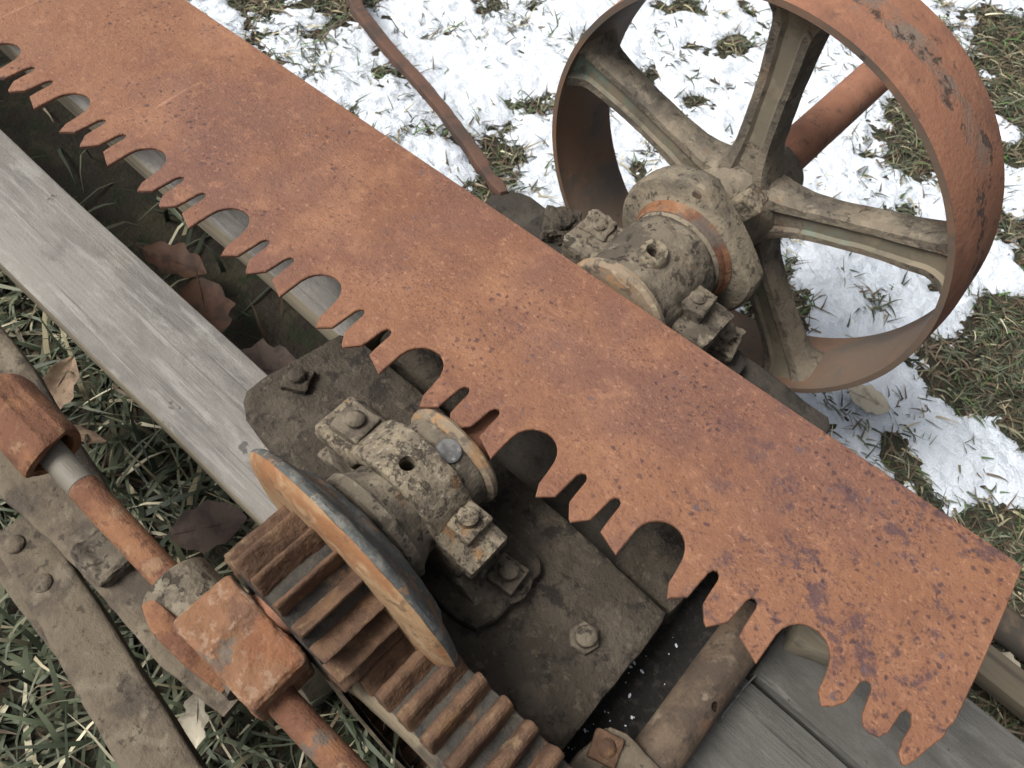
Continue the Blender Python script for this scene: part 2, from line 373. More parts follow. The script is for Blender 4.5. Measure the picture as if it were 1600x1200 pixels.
def finish(bm, name, mat, parent=None, sharp=35, origin=None, smooth=True):
    me = bpy.data.meshes.new(name)
    bmesh.ops.recalc_face_normals(bm, faces=bm.faces)
    off = Vector((0, 0, 0))
    p = parent
    chain = Vector((0, 0, 0))
    while p is not None:
        chain += p.location
        p = p.parent
    own = Vector(origin) if origin is not None else chain
    bmesh.ops.translate(bm, verts=bm.verts, vec=-own)
    bm.to_mesh(me)
    bm.free()
    if smooth:
        me.shade_smooth()
        me.set_sharp_from_angle(angle=math.radians(sharp))
    me.materials.append(M[mat])
    o = bpy.data.objects.new(name, me)
    COL.objects.link(o)
    o.parent = parent
    o.location = own - chain
    return o

def solo(bm, name, mat, label, cat, origin, group=None, sharp=35):
    o = finish(bm, name, mat, None, sharp, origin)
    o['label'] = label
    o['category'] = cat
    if group:
        o['group'] = group
    return o

def merge(*bms):
    out = bmesh.new()
    for b in bms:
        me = bpy.data.meshes.new('tmp')
        b.to_mesh(me); b.free()
        out.from_mesh(me)
        bpy.data.meshes.remove(me)
    return out

def bevel_all(bm, w, segs=2, ang=30):
    es = [e for e in bm.edges if len(e.link_faces) == 2 and e.calc_face_angle(0) > math.radians(ang)]
    if es and w > 0:
        bmesh.ops.bevel(bm, geom=es, offset=w, segments=segs, profile=0.5, affect='EDGES', clamp_overlap=True)
    return bm

def box(c, s, bev=0.002, rot=None, taper=None):
    bm = bmesh.new()
    bmesh.ops.create_cube(bm, size=1)
    for v in bm.verts:
        v.co = Vector((v.co.x * s[0], v.co.y * s[1], v.co.z * s[2]))
        if taper and v.co.z > 0:
            v.co.x *= taper; v.co.y *= taper
    bevel_all(bm, bev)
    if rot is not None:
        bmesh.ops.transform(bm, matrix=rot.to_4x4(), verts=bm.verts)
    bmesh.ops.translate(bm, verts=bm.verts, vec=c)
    return bm

def prism(poly, lo, hi, plane='xy', bev=0.0, segs=2):
    """poly: list of 2-D points; plane xy extrudes in z, xz extrudes in y"""
    bm = bmesh.new()
    def P(a, h):
        return (a[0], a[1], h) if plane == 'xy' else (a[0], h, a[1])
    v0 = [bm.verts.new(P(a, lo)) for a in poly]
    v1 = [bm.verts.new(P(a, hi)) for a in poly]
    n = len(poly)
    f0 = bm.faces.new(v0); f1 = bm.faces.new(v1[::-1])
    for i in range(n):
        bm.faces.new((v0[i], v1[i], v1[(i + 1) % n], v0[(i + 1) % n]))
    bmesh.ops.recalc_face_normals(bm, faces=bm.faces)
    if bev:
        es = [e for e in f0.edges] + [e for e in f1.edges]
        bmesh.ops.bevel(bm, geom=es, offset=bev, segments=segs, profile=0.5, affect='EDGES', clamp_overlap=True)
    bmesh.ops.triangulate(bm, faces=[f for f in bm.faces if len(f.verts) > 4])
    return bm

def frame(d):
    d = Vector(d).normalized()
    a = Vector((0, 0, 1)) if abs(d.z) < 0.9 else Vector((1, 0, 0))
    u = d.cross(a).normalized()
    return d, u, d.cross(u)

def lathe(prof, o, d, segs=48, a0=0, a1=2 * PI, wob=0.0, closed=False):
    """prof: (along, radius) points turned about the line o + t d"""
    d, u, w = frame(d)
    o = Vector(o)
    bm = bmesh.new()
    full = abs(a1 - a0 - 2 * PI) < 1e-6
    cols = segs if full else segs + 1
    rings = []
    for j in range(cols):
        a = a0 + (a1 - a0) * j / segs
        rr = 1 + (mnoise.noise(Vector((math.cos(a) * 3, math.sin(a) * 3, o.y * 9))) * wob if wob else 0)
        dirv = u * math.cos(a) + w * math.sin(a)
        rings.append([bm.verts.new(o + d * t + dirv * (r * rr)) for t, r in prof])
    np_ = len(prof)
    for j in range(segs):
        A, B = rings[j], rings[(j + 1) % cols]
        for i in range(np_ - 1 if not closed else np_):
            k = (i + 1) % np_
            vs_ = [A[i], B[i], B[k], A[k]]
            try:
                bm.faces.new(vs_)
            except ValueError:
                pass
    bmesh.ops.remove_doubles(bm, verts=bm.verts, dist=1e-6)
    bmesh.ops.recalc_face_normals(bm, faces=bm.faces)
    return bm

def cyl(o, d, r, length, bev=0.002, segs=40, r2=None):
    r2 = r if r2 is None else r2
    return lathe([(0, 0), (0, r - bev), (bev, r), (length - bev, r2), (length, r2 - bev), (length, 0)], o, d, segs)

def tube(path, radii, segs=12, flat=None):
    """swept bar; flat=(half width, half height) gives a rectangular section with soft corners"""
    bm = bmesh.new()
    path = [Vector(p) for p in path]
    prev_u = None
    rings = []
    for i, p in enumerate(path):
        t = (path[min(i + 1, len(path) - 1)] - path[max(i - 1, 0)]).normalized()
        up = Vector((0, 0, 1))
        u = t.cross(up).normalized()
        w = u.cross(t)
        ring = []
        for k in range(segs):
            a = 2 * PI * k / segs
            if flat:
                c, s_ = math.cos(a), math.sin(a)
                q = 0.28
                x = math.copysign(abs(c) ** q, c) * flat[0]
                y = math.copysign(abs(s_) ** q, s_) * flat[1]
                sc = radii[i]
                ring.append(bm.verts.new(p + u * x * sc + w * y * sc))
            else:
                ring.append(bm.verts.new(p + (u * math.cos(a) + w * math.sin(a)) * radii[i]))
        rings.append(ring)
    for i in range(len(rings) - 1):
        for k in range(segs):
            bm.faces.new((rings[i][k], rings[i][(k + 1) % segs], rings[i + 1][(k + 1) % segs], rings[i + 1][k]))
    bm.faces.new(rings[0][::-1]); bm.faces.new(rings[-1])
    bmesh.ops.recalc_face_normals(bm, faces=bm.faces)
    return bm

def roughen(bm, cell, amp, freq=40, passes=4, amp2=None):
    """cast or caked surface: split long edges, push the skin in and out"""
    bmesh.ops.triangulate(bm, faces=bm.faces)
    for _ in range(passes):
        es = [e for e in bm.edges if e.calc_length() > cell]
        if not es:
            break
        bmesh.ops.subdivide_edges(bm, edges=es, cuts=1)
        bmesh.ops.triangulate(bm, faces=[f for f in bm.faces if len(f.verts) > 3])
    bm.normal_update()
    mv = []
    for v in bm.verts:
        n = mnoise.fractal(v.co * freq, 1.0, 2.0, 3)
        d = n * amp
        if amp2:
            d += mnoise.noise(v.co * freq * 5) * amp2
        mv.append(v.normal * d)
    for v, m_ in zip(bm.verts, mv):
        v.co += m_
    return bm

def cut(o, cutter_bm):
    """drill a hole"""
    me = bpy.data.meshes.new('cutter')
    bmesh.ops.recalc_face_normals(cutter_bm, faces=cutter_bm.faces)
    cutter_bm.to_mesh(me); cutter_bm.free()
    c = bpy.data.objects.new('cutter', me)
    COL.objects.link(c)
    md = o.modifiers.new('cut', 'BOOLEAN')
    md.object = c
    md.operation = 'DIFFERENCE'
    md.solver = 'EXACT'
    bpy.context.view_layer.update()
    dg = bpy.context.evaluated_depsgraph_get()
    new = bpy.data.meshes.new_from_object(o.evaluated_get(dg))
    o.modifiers.clear()
    o.data = new
    bpy.data.objects.remove(c)
    new.shade_smooth()
    new.set_sharp_from_angle(angle=math.radians(35))

def square_nut(c, s, h, rz=0.0, stud=0.008, stud_h=0.010, mat='cast_grey', parent=None, name='nut', axis=None, muddy=0.0006, sides=4):
    R = Matrix.Rotation(rz, 3, 'Z')
    if sides == 4:
        bm = box((0, 0, h / 2), (s, s, h), 0.0022, R)
    else:
        pts = [(s / 2 / math.cos(PI / sides) * math.cos(2 * PI * k / sides + rz), s / 2 / math.cos(PI / sides) * math.sin(2 * PI * k / sides + rz)) for k in range(sides)]
        bm = prism(pts, 0, h, 'xy', 0.0018)
    st = lathe([(h - 0.002, stud), (h + stud_h - 0.002, stud), (h + stud_h, stud * 0.72), (h + stud_h + 0.0008, 0)], (0, 0, 0), (0, 0, 1), 20)
    roughen(bm, 0.005, muddy, 90, amp2=muddy * 0.5)
    roughen(st, 0.004, muddy * 0.7, 120)
    mt = Matrix.Identity(4)
    if axis is not None:
        mt = Vector((0, 0, 1)).rotation_difference(Vector(axis)).to_matrix().to_4x4()
    for b in (bm, st):
        bmesh.ops.transform(b, matrix=mt, verts=b.verts)
        bmesh.ops.translate(b, verts=b.verts, vec=c)
    n = finish(bm, name, mat, parent)
    finish(st, 'bolt_end', mat, n)
    return n

# numpy value noise for terrain
PERM = RNG.random((256, 256))
def vnoise(x, y):
    xi = np.floor(x).astype(int); yi = np.floor(y).astype(int)
    fx = x - xi; fy = y - yi
    fx = fx * fx * (3 - 2 * fx); fy = fy * fy * (3 - 2 * fy)
    a = PERM[xi & 255, yi & 255]; b = PERM[(xi + 1) & 255, yi & 255]
    c = PERM[xi & 255, (yi + 1) & 255]; d = PERM[(xi + 1) & 255, (yi + 1) & 255]
    return (a * (1 - fx) + b * fx) * (1 - fy) + (c * (1 - fx) + d * fx) * fy
def fbm(x, y, f, o=4, seed=0.0):
    s = 0; amp = 0.5; tot = 0
    for k in range(o):
        s = s + amp * vnoise(x * f + seed * 17.3 + k * 31.7, y * f + seed * 7.9 + k * 11.3)
        tot += amp; amp *= 0.5; f *= 2.03
    return s / tot - 0.5
GZ = -0.07
def ground_z(x, y):
    return GZ + 0.022 * fbm(x, y, 5, 4, 1.0)

# ------------------------------------------------------------------ ground, snow
def grid_mesh(name, X, Y, Z, keep=None):
    ny, nx = X.shape
    idx = np.arange(nx * ny).reshape(ny, nx)
    q = np.stack([idx[:-1, :-1], idx[:-1, 1:], idx[1:, 1:], idx[1:, :-1]], -1).reshape(-1, 4)
    if keep is not None:
        k = (keep[:-1, :-1] | keep[:-1, 1:] | keep[1:, 1:] | keep[1:, :-1]).reshape(-1)
        q = q[k]
    used = np.unique(q)
    remap = np.zeros(nx * ny, int); remap[used] = np.arange(len(used))
    V = np.stack([X, Y, Z], -1).reshape(-1, 3)[used]
    q = remap[q]
    me = bpy.data.meshes.new(name)
    me.vertices.add(len(V)); me.vertices.foreach_set('co', V.ravel())
    me.loops.add(q.size); me.loops.foreach_set('vertex_index', q.ravel())
    me.polygons.add(len(q)); me.polygons.foreach_set('loop_start', np.arange(0, q.size, 4))
    me.polygons.foreach_set('loop_total', np.full(len(q), 4))
    me.update(calc_edges=True)
    me.shade_smooth()
    o = bpy.data.objects.new(name, me)
    COL.objects.link(o)
    return o
ax = np.concatenate([-np.geomspace(120, 2.6, 30), np.linspace(-2.5, 2.0, 180), np.geomspace(2.1, 120, 30)])
ay = np.concatenate([-np.geomspace(120, 1.3, 30), np.linspace(-1.2, 3.4, 180), np.geomspace(3.5, 120, 30)])
GX, GY = np.meshgrid(ax, ay)
ground = grid_mesh('ground', GX, GY, ground_z(GX, GY))
ground.data.materials.append(M['soil'])
ground['kind'] = 'structure'

BARE = [  # x, y, radius, strength: places where the snow has gone
    (-0.10, 1.55, 0.09, 0.8), (0.10, 1.78, 0.17, 0.9), (-0.10, 2.05, 0.13, 0.9), (0.23, 1.50, 0.14, 0.9), (0.05, 2.0, 0.2, 0.9), (0.25, 1.22, 0.13, 0.9),
    (0.36, 1.10, 0.11, 0.8), (0.20, 1.09, 0.05, 0.7), (0.40, 0.90, 0.10, 0.9), (0.22, 0.90, 0.05, 0.8), (0.30, 0.99, 0.03, 0.5), (0.55, 0.95, 0.2, 0.9), (0.45, 0.65, 0.22, 1.2),
    (-1.28, 0.86, 0.06, 0.9), (-1.18, 0.97, 0.07, 0.9), (-0.66, 0.90, 0.06, 0.6), (-0.63, 0.82, 0.05, 0.6), (-0.15, 1.02, 0.09, 0.35), (-0.08, 0.93, 0.10, 0.35), (-0.20, 1.62, 0.06, 0.5),
    (-0.28, 1.36, 0.05, 0.6), (-0.06, 1.33, 0.06, 0.45), (-0.55, 1.52, 0.04, 0.6), (-0.49, 1.32, 0.04, 0.5), (-0.68, 1.05, 0.04, 0.5), (-1.4, 0.75, 0.06, 0.7)]
MORE = [(0.10, 1.60, 0.07, 0.7), (0.16, 1.40, 0.06, 0.6), (0.38, 0.96, 0.05, 0.5), (0.33, 1.03, 0.07, 0.5), (0.26, 0.93, 0.05, 0.4), (0.42, 0.90, 0.04, 0.5), (0.02, 1.75, 0.05, 0.5), (0.32, 1.02, 0.07, 0.45), (0.245, 0.955, 0.06, 0.45), (0.30, 0.885, 0.035, 0.4), (0.20, 1.00, 0.05, 0.35), (0.37, 0.98, 0.05, 0.4), (0.16, 0.98, 0.06, 0.3), (0.12, 1.20, 0.08, 0.3)]
def snow_cover(x, y):
    edge = np.clip((y - 0.66 - 0.10 * np.clip(x + 0.4, -1, 1)) / 0.10, -1.5, 1) * 0.30
    far = -np.clip((x - 0.22) / 0.35, 0, 1) * 0.22 - np.clip((y - 1.25) * 0.35 + (x - 0.10), 0, 1) * 0.75
    c = edge + far
    for bx, by, r, s in BARE:
        c = c - 0.8 * s * np.exp(-((x - bx) ** 2 + (y - by) ** 2) / (r * r) * 1.4)
    for bx, by, r, s in MORE:
        c = c + s * np.exp(-((x - bx) ** 2 + (y - by) ** 2) / (r * r) * 1.4)
    near = np.clip((x + 0.35) / 0.5, 0, 1)
    c = c + (0.42 + 0.30 * near) * fbm(x, y, 11, 5, 3.0) + 1.5 * np.minimum(0, fbm(x, y, 19, 5, 5.0) + 0.045) + 0.42 * fbm(x, y, 46, 4, 6.0)
    return c
sx = np.arange(-1.75, 0.95, 0.0055); sy = np.arange(0.50, 2.75, 0.0055)
SX, SY = np.meshgrid(sx, sy)
SC = snow_cover(SX, SY)
T = np.clip(SC / 0.30, -1, 1)
SZ = ground_z(SX, SY) + 0.008 * T + 0.005 * np.clip(SC, 0, 0.6) + 0.015 * fbm(SX, SY, 30, 5, 8.0) + 0.012 * fbm(SX, SY, 110, 3, 9.0)
snow = grid_mesh('snow', SX, SY, SZ, SC > -0.16)
snow.data.materials.append(M['snow'])
snow['kind'] = 'stuff'
snow['label'] = 'patchy white snow lying over the winter grass'
snow['category'] = 'snow'

# ------------------------------------------------------------------ grass
def blades(name, P, L, W, az, lean, curl, tint, label, twist=0.0):
    n = len(P)
    rows = 5
    V = np.zeros((n, rows, 2, 3))
    t = np.linspace(0, 1, rows)
    d = np.stack([np.cos(az), np.sin(az)], -1)
    s = np.stack([-np.sin(az + twist), np.cos(az + twist)], -1)
    pos = P.copy(); ang = lean.copy()
    for k in range(rows):
        w = W * (1 - 0.92 * t[k] ** 1.8) * 0.5
        V[:, k, 0, :2] = pos[:, :2] + s * w[:, None]; V[:, k, 1, :2] = pos[:, :2] - s * w[:, None]
        V[:, k, 0, 2] = pos[:, 2] + w * 0.5; V[:, k, 1, 2] = pos[:, 2] - w * 0.2
        seg = L / (rows - 1)
        pos[:, :2] += d * (np.cos(ang) * seg)[:, None]
        pos[:, 2] += np.sin(ang) * seg
        ang -= curl / (rows - 1)
        gz = ground_z(pos[:, 0], pos[:, 1]) + 0.003
        pos[:, 2] = np.maximum(pos[:, 2], gz)
        az2 = az + (RNG.random(n) - 0.5) * 0.35
        d = np.stack([np.cos(az2), np.sin(az2)], -1)
    base = np.arange(n)[:, None, None] * rows * 2
    k = np.arange(rows - 1)[None, :, None] * 2
    q = base + k + np.array([0, 1, 3, 2])[None, None, :]
    q = q.reshape(-1, 4)
    me = bpy.data.meshes.new(name)
    me.vertices.add(n * rows * 2); me.vertices.foreach_set('co', V.ravel())
    me.loops.add(q.size); me.loops.foreach_set('vertex_index', q.ravel())
    me.polygons.add(len(q)); me.polygons.foreach_set('loop_start', np.arange(0, q.size, 4))
    me.polygons.foreach_set('loop_total', np.full(len(q), 4))
    me.update(calc_edges=True)
    me.shade_smooth()
    at = me.attributes.new('tint', 'FLOAT_COLOR', 'POINT')
    c = np.ones((n, rows * 2, 4)); c[:, :, :3] = tint[:, None, :]
    at.data.foreach_set('color', c.ravel())
    me.materials.append(M['grass'])
    o = bpy.data.objects.new(name, me)
    COL.objects.link(o)
    o['kind'] = 'stuff'; o['label'] = label; o['category'] = 'grass'
    return o
def tints(n, wts):
    pal = np.array([(0.028, 0.037, 0.021), (0.050, 0.062, 0.036), (0.092, 0.096, 0.062), (0.22, 0.195, 0.125), (0.085, 0.062, 0.040), (0.060, 0.105, 0.030), (0.42, 0.39, 0.28)])
    w = np.array(wts, float); w /= w.sum()
    i = RNG.choice(len(pal), n, p=w)
    return pal[i] * (0.9 + 0.6 * RNG.random((n, 1)))
def grow(n, x0, x1, y0, y1, l0, l1, w0, w1, le0, le1, cu0, cu1):
    x = RNG.uniform(x0, x1, n); y = RNG.uniform(y0, y1, n)
    P = np.stack([x, y, ground_z(x, y) - 0.002], -1)
    return [P, RNG.uniform(l0, l1, n), RNG.uniform(w0, w1, n), RNG.uniform(0, 2 * PI, n), np.radians(RNG.uniform(le0, le1, n)), np.radians(RNG.uniform(cu0, cu1, n))]
n1 = 11000
g = grow(n1, -1.45, 0.35, -0.55, 0.62, 0.05, 0.15, 0.0022, 0.0085, 8, 75, 30, 170)
kg = (g[0][:, 1] < 0.205) | (RNG.random(n1) < 0.05)
g = [a[kg] for a in g]
blades('grass', *g, tints(int(kg.sum()), [5, 5, 3.4, 1.5, 0.9, 0, 0.7]), 'matted dark green winter grass below the machine')
# bare strip on the snow side
n2 = 80000
g = grow(n2, -1.6, 0.9, 0.55, 2.5, 0.015, 0.060, 0.0016, 0.0042, 0, 40, 10, 110)
cov = snow_cover(g[0][:, 0], g[0][:, 1])
k = (cov < 0.0) & (RNG.random(n2) < 0.95)
dry = RNG.random(n2)[k]
tt = tints(int(k.sum()), [4, 2.5, 2.2, 1.3, 5, 0.6, 0.15])
g = [a[k] for a in g]
blades('bare_grass', *g, tt, 'brown and green grass showing where the snow has melted')
# tufts poking through the snow
tx, ty = [], []
for _ in range(1300):
    cx, cy = RNG.uniform(-1.5, 0.5), RNG.uniform(0.62, 2.3)
    if snow_cover(np.array([cx]), np.array([cy]))[0] > 0.30 and RNG.random() < 0.70:
        continue
    m = RNG.integers(2, 14)
    tx += list(cx + RNG.normal(0, 0.012, m)); ty += list(cy + RNG.normal(0, 0.012, m))
tx = np.array(tx); ty = np.array(ty); n3 = len(tx)
P = np.stack([tx, ty, ground_z(tx, ty) + 0.008], -1)
blades('grass_tufts', P, RNG.uniform(0.012, 0.045, n3), RNG.uniform(0.0016, 0.0042, n3), RNG.uniform(0, 2 * PI, n3), np.radians(RNG.uniform(0, 45, n3)), np.radians(RNG.uniform(0, 60, n3)),
       tints(n3, [2, 3, 3, 2.2, 3, 1.2, 0.3]), 'small grass tufts poking up through the snow')

# ------------------------------------------------------------------ timber
def timber(name, label, x0, x1, y0, y1, z0, z1, mat='wood', side='wood_side', yaw=0, group=None):
    t = thing(name, label, 'timber', ((x0 + x1) / 2, (y0 + y1) / 2, z0), group)
    bm = box(((x0 + x1) / 2, (y0 + y1) / 2, (z0 + z1) / 2), (x1 - x0, y1 - y0, z1 - z0), 0.003)
    bmesh.ops.subdivide_edges(bm, edges=[e for e in bm.edges if e.calc_length() > 0.3], cuts=40)
    for v in bm.verts:
        v.co.y += 0.0025 * mnoise.noise(Vector((v.co.x * 6, v.co.y * 3, y0 * 9)))
        v.co.z += 0.0015 * mnoise.noise(Vector((v.co.x * 5, v.co.y * 9, 3.3)))
    o = finish(bm, 'board', mat, t)
    o.data.materials.append(M[side])
    for p in o.data.polygons:
        if abs(p.normal.y) > 0.6 or abs(p.normal.x) > 0.6:
            p.material_index = 1
    return t
timber('timber_rail', 'long weathered grey timber rail running under the muddy iron base plate', -1.75, 0.03, 0.106, 0.223, 0.162, 0.198)
timber('timber_rail', 'pale timber rail seen through the gullets under the saw blade', -1.75, -0.40, 0.317, 0.446, 0.160, 0.198)
timber('timber_rail', 'flat grey plank under the toothed corner of the saw blade', 0.150, 1.0, 0.338, 0.474, 0.150, 0.196, 'plank_grey', 'plank_grey')
timber('timber_rail', 'flat grey plank beside the iron pipe at the bottom edge', 0.135, 1.0, 0.150, 0.331, 0.150, 0.193, 'plank_grey', 'plank_grey')
for xx, lab in ((-0.24, 'rough timber sleeper crossing under the base plates'), (0.66, 'rough timber sleeper crossing under the grey planks')):
    t = thing('timber_sleeper', lab, 'timber', (xx, 0.36, GZ - 0.02), 'sleepers under the machine')
    finish(box((xx, 0.36, (GZ + 0.150) / 2 - 0.005), (0.11, 0.66, 0.150 - GZ), 0.004), 'beam', 'wood_side', t)
t = thing('timber_scrap', 'thin weathered lath on the ground behind the square blade end', 'timber', (0.5, 0.64, 0))
finish(box((0.56, 0.640, 0.0), (0.34, 0.045, 0.03), 0.003), 'lath', 'lath', t)
pp = thing('ground_pipe', 'dark round iron pipe lying behind the square blade end', 'pipe', (0.5, 0.70, -0.02))
finish(cyl((0.36, 0.705, 0.0), (1, 0.05, 0), 0.024, 0.5), 'tube', 'bark_rust', pp)

# ------------------------------------------------------------------ base plates
def base_plate(name, label, poly, z0, z1, mat, loc):
    t = thing(name, label, 'base plate', loc)
    bm = prism(poly, z0, z1, 'xy', 0.005, 2)
    roughen(bm, 0.012, 0.0022, 26, amp2=0.0004)
    finish(bm, 'plate', mat, t)
    return t
front_plate = base_plate('base_plate', 'muddy iron base plate with two bolts, in front of the blade teeth',
    [(-0.437, 0.190), (-0.430, 0.178), (-0.415, 0.170), (-0.30, 0.155), (-0.08, 0.140), (0.048, 0.144), (0.053, 0.150), (0.053, 0.308), (0.049, 0.318), (-0.06, 0.323), (-0.25, 0.324), (-0.405, 0.322), (-0.422, 0.312), (-0.432, 0.25)], 0.1985, 0.218, 'mud', (-0.19, 0.235, 0.198))
square_nut((-0.4045, 0.236, 0.216), 0.030, 0.013, 0.5, 0.009, 0.008, 'mud', front_plate, 'bolt', muddy=0.0022)
square_nut((0.003, 0.2395, 0.216), 0.028, 0.008, 0.2, 0.0105, 0.010, 'cast_grey', front_plate, 'bolt', sides=6)
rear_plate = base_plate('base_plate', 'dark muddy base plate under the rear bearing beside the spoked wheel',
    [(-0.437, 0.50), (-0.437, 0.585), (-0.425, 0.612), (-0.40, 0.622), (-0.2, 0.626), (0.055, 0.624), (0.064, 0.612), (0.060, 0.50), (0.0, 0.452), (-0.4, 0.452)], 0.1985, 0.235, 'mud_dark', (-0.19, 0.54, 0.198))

carrier = thing('iron_and_gap_filler', 'muddy iron pieces and an added dark filler seen through the middle gullets under the blade', 'carrier', (-0.18, 0.385, 0.10))
finish(roughen(box((-0.170, 0.390, 0.128), (0.460, 0.118, 0.062), 0.006), 0.014, 0.003, 26, amp2=0.0005), 'dark_filler', 'mud_dark', carrier)  # dark filler added so the gap under the blade looks black
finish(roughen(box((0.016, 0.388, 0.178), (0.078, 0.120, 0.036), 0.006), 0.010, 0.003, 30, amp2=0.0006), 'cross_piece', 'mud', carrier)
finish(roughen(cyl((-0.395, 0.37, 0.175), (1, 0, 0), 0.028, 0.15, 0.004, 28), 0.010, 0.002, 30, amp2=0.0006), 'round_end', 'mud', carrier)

# ------------------------------------------------------------------ shaft, bearings
def sx_at(y):
    return -0.199 + 0.02 * (y - 0.2)
AX = Vector((0.02, 1, 0)).normalized()
ZS = 0.303
def axp(y):
    return Vector((sx_at(y), y, ZS))
shaft = thing('drive_shaft', 'rusty round drive shaft through both bearings and the spoked wheel', 'shaft', axp(0.6))
finish(roughen(cyl(axp(0.02), AX, 0.0262, 1.21, 0.003, 40), 0.03, 0.0004, 30), 'rod', 'wheel_rust', shaft)

def arch_cap(xc, y0, y1, r_out, r_in, half, zf, parent, mat, name='cap'):
    pts = [(xc - half, zf), (xc - half, zf + 0.017), (xc - r_out - 0.010, zf + 0.018)]
    for k in range(13):
        a = PI - PI * 0.12 - (PI * 0.76) * k / 12
        pts.append((xc + r_out * math.cos(a), ZS + r_out * math.sin(a)))
    pts += [(xc + r_out + 0.010, zf + 0.018), (xc + half, zf + 0.017), (xc + half, zf)]
    for k in range(13):
        a = PI * k / 12
        pts.append((xc + r_in * math.cos(a), zf + r_in * math.sin(a)))
    bm = prism(pts, y0, y1, 'xz', 0.003, 2)
    roughen(bm, 0.007, 0.0011, 60, amp2=0.0004)
    return finish(bm, name, mat, parent, sharp=50)

fb = thing('bearing_block', 'front bearing with flaking cream cap and square nuts, between gear and blade', 'bearing', (-0.205, 0.215, 0.218), 'shaft bearings')
fx = -0.206
foot = prism([(-0.352, 0.195), (-0.345, 0.178), (-0.30, 0.172), (-0.10, 0.165), (-0.078, 0.172), (-0.070, 0.19), (-0.068, 0.255), (-0.078, 0.266), (-0.33, 0.266), (-0.352, 0.250)], 0.2165, 0.234, 'xy', 0.004)
finish(roughen(foot, 0.009, 0.0016, 40, amp2=0.0005), 'foot', 'mud', fb)
ped = prism([(fx - 0.115, 0.232), (fx - 0.085, 0.26), (fx - 0.095, 0.2985), (fx + 0.095, 0.2985), (fx + 0.085, 0.26), (fx + 0.115, 0.232)], 0.186, 0.238, 'xz', 0.004)
finish(roughen(ped, 0.010, 0.0013, 40, amp2=0.0005), 'pedestal', 'cast_grey', fb)
bush = lathe([(-0.005, 0.027), (0, 0.057), (0.003, 0.061), (0.013, 0.061), (0.017, 0.056), (0.028, 0.051), (0.098, 0.050), (0.103, 0.0505), (0.103, 0.027)], axp(0.150), AX, 64)
bush_o = finish(roughen(bush, 0.009, 0.0008, 55, amp2=0.0003), 'bush', 'cast_grey', fb)
cap = arch_cap(fx, 0.184, 0.233, 0.0615, 0.049, 0.102, 0.300, fb, 'cast_cream')
cut(bush_o, cyl((-0.2045, 0.2045, 0.312), (0, 0, 1), 0.0072, 0.08, 0.0005, 20))
cut(cap, cyl((-0.2045, 0.2045, 0.33), (0, 0, 1), 0.0072, 0.06, 0.0005, 20))
coll = lathe([(0, 0.027), (0, 0.050), (0.004, 0.0555), (0.009, 0.0555), (0.012, 0.053), (0.013, 0.027)], axp(0.2535), AX, 64, wob=0.02)
finish(roughen(coll, 0.008, 0.0008, 60), 'collar', 'collar_worn', fb)
pl = lathe([(0, 0), (0, 0.0005), (0.0012, 0.0095), (0.0004, 0.0115), (-0.004, 0.0125)], (0, 0, 0), (0, 0, 1), 28)
pdir = Vector((0.16, 0.0, 1)).normalized()
bmesh.ops.transform(pl, matrix=Vector((0, 0, 1)).rotation_difference(pdir).to_matrix().to_4x4(), verts=pl.verts)
bmesh.ops.translate(pl, verts=pl.verts, vec=axp(0.2425) + pdir * 0.0515)
finish(roughen(pl, 0.004, 0.0006, 90), 'plug', 'zinc', bush_o)
square_nut((fx - 0.0745, 0.2125, 0.316), 0.034, 0.013, 0.10, 0.009, 0.007, 'cast_grey', fb, muddy=0.001)
square_nut((fx + 0.0665, 0.2155, 0.316), 0.033, 0.013, 0.03, 0.0095, 0.010, 'cast_cream', fb)
square_nut((-0.327, 0.2245, 0.232), 0.034, 0.014, 0.35, 0.010, 0.007, 'mud', fb, 'foot_bolt', muddy=0.0024)
wsh = lathe([(0, 0), (0, 0.026), (0.003, 0.026), (0.004, 0.024), (0.004, 0)], (-0.0905, 0.2275, 0.232), (0, 0, 1), 32)
finish(roughen(wsh, 0.008, 0.0006, 50), 'washer', 'mud', fb)
square_nut((-0.0905, 0.2275, 0.236), 0.031, 0.014, 0.12, 0.0095, 0.013, 'cast_grey', fb, 'foot_bolt')

rb = thing('bearing_block', 'rear bearing with raised oil hole, half hidden behind the blade back', 'bearing', (-0.19, 0.56, 0.235), 'shaft bearings')
rx = -0.192
ft = prism([(rx - 0.175, 0.53), (rx - 0.16, 0.515), (rx + 0.13, 0.515), (rx + 0.145, 0.53), (rx + 0.14, 0.600), (rx + 0.125, 0.612), (rx - 0.16, 0.612), (rx - 0.175, 0.598)], 0.233, 0.252, 'xy', 0.004)
finish(roughen(ft, 0.010, 0.002, 40, amp2=0.0006), 'foot', 'mud_dark', rb)
pd2 = prism([(rx - 0.115, 0.250), (rx - 0.085, 0.275), (rx - 0.10, 0.303), (rx - 0.10, 0.318), (rx + 0.10, 0.318), (rx + 0.10, 0.303), (rx + 0.085, 0.275), (rx + 0.115, 0.250)], 0.532, 0.594, 'xz', 0.006)
finish(roughen(pd2, 0.010, 0.0018, 40, amp2=0.0006), 'pedestal', 'cast_grey', rb)
b2 = lathe([(0, 0.027), (0, 0.060), (0.003, 0.0645), (0.009, 0.064), (0.012, 0.059), (0.020, 0.0585), (0.055, 0.061), (0.10, 0.061), (0.108, 0.058), (0.112, 0.052), (0.112, 0.027)], axp(0.507), AX, 72)
body = finish(roughen(b2, 0.008, 0.0013, 45, amp2=0.0004), 'bush', 'cast_grey', rb)
fr = lathe([(-0.001, 0.028), (-0.001, 0.061), (0.003, 0.0655), (0.008, 0.065), (0.011, 0.060)], axp(0.506), AX, 64, wob=0.02)
finish(roughen(fr, 0.008, 0.0008, 60), 'end_flange', 'collar_worn', rb)
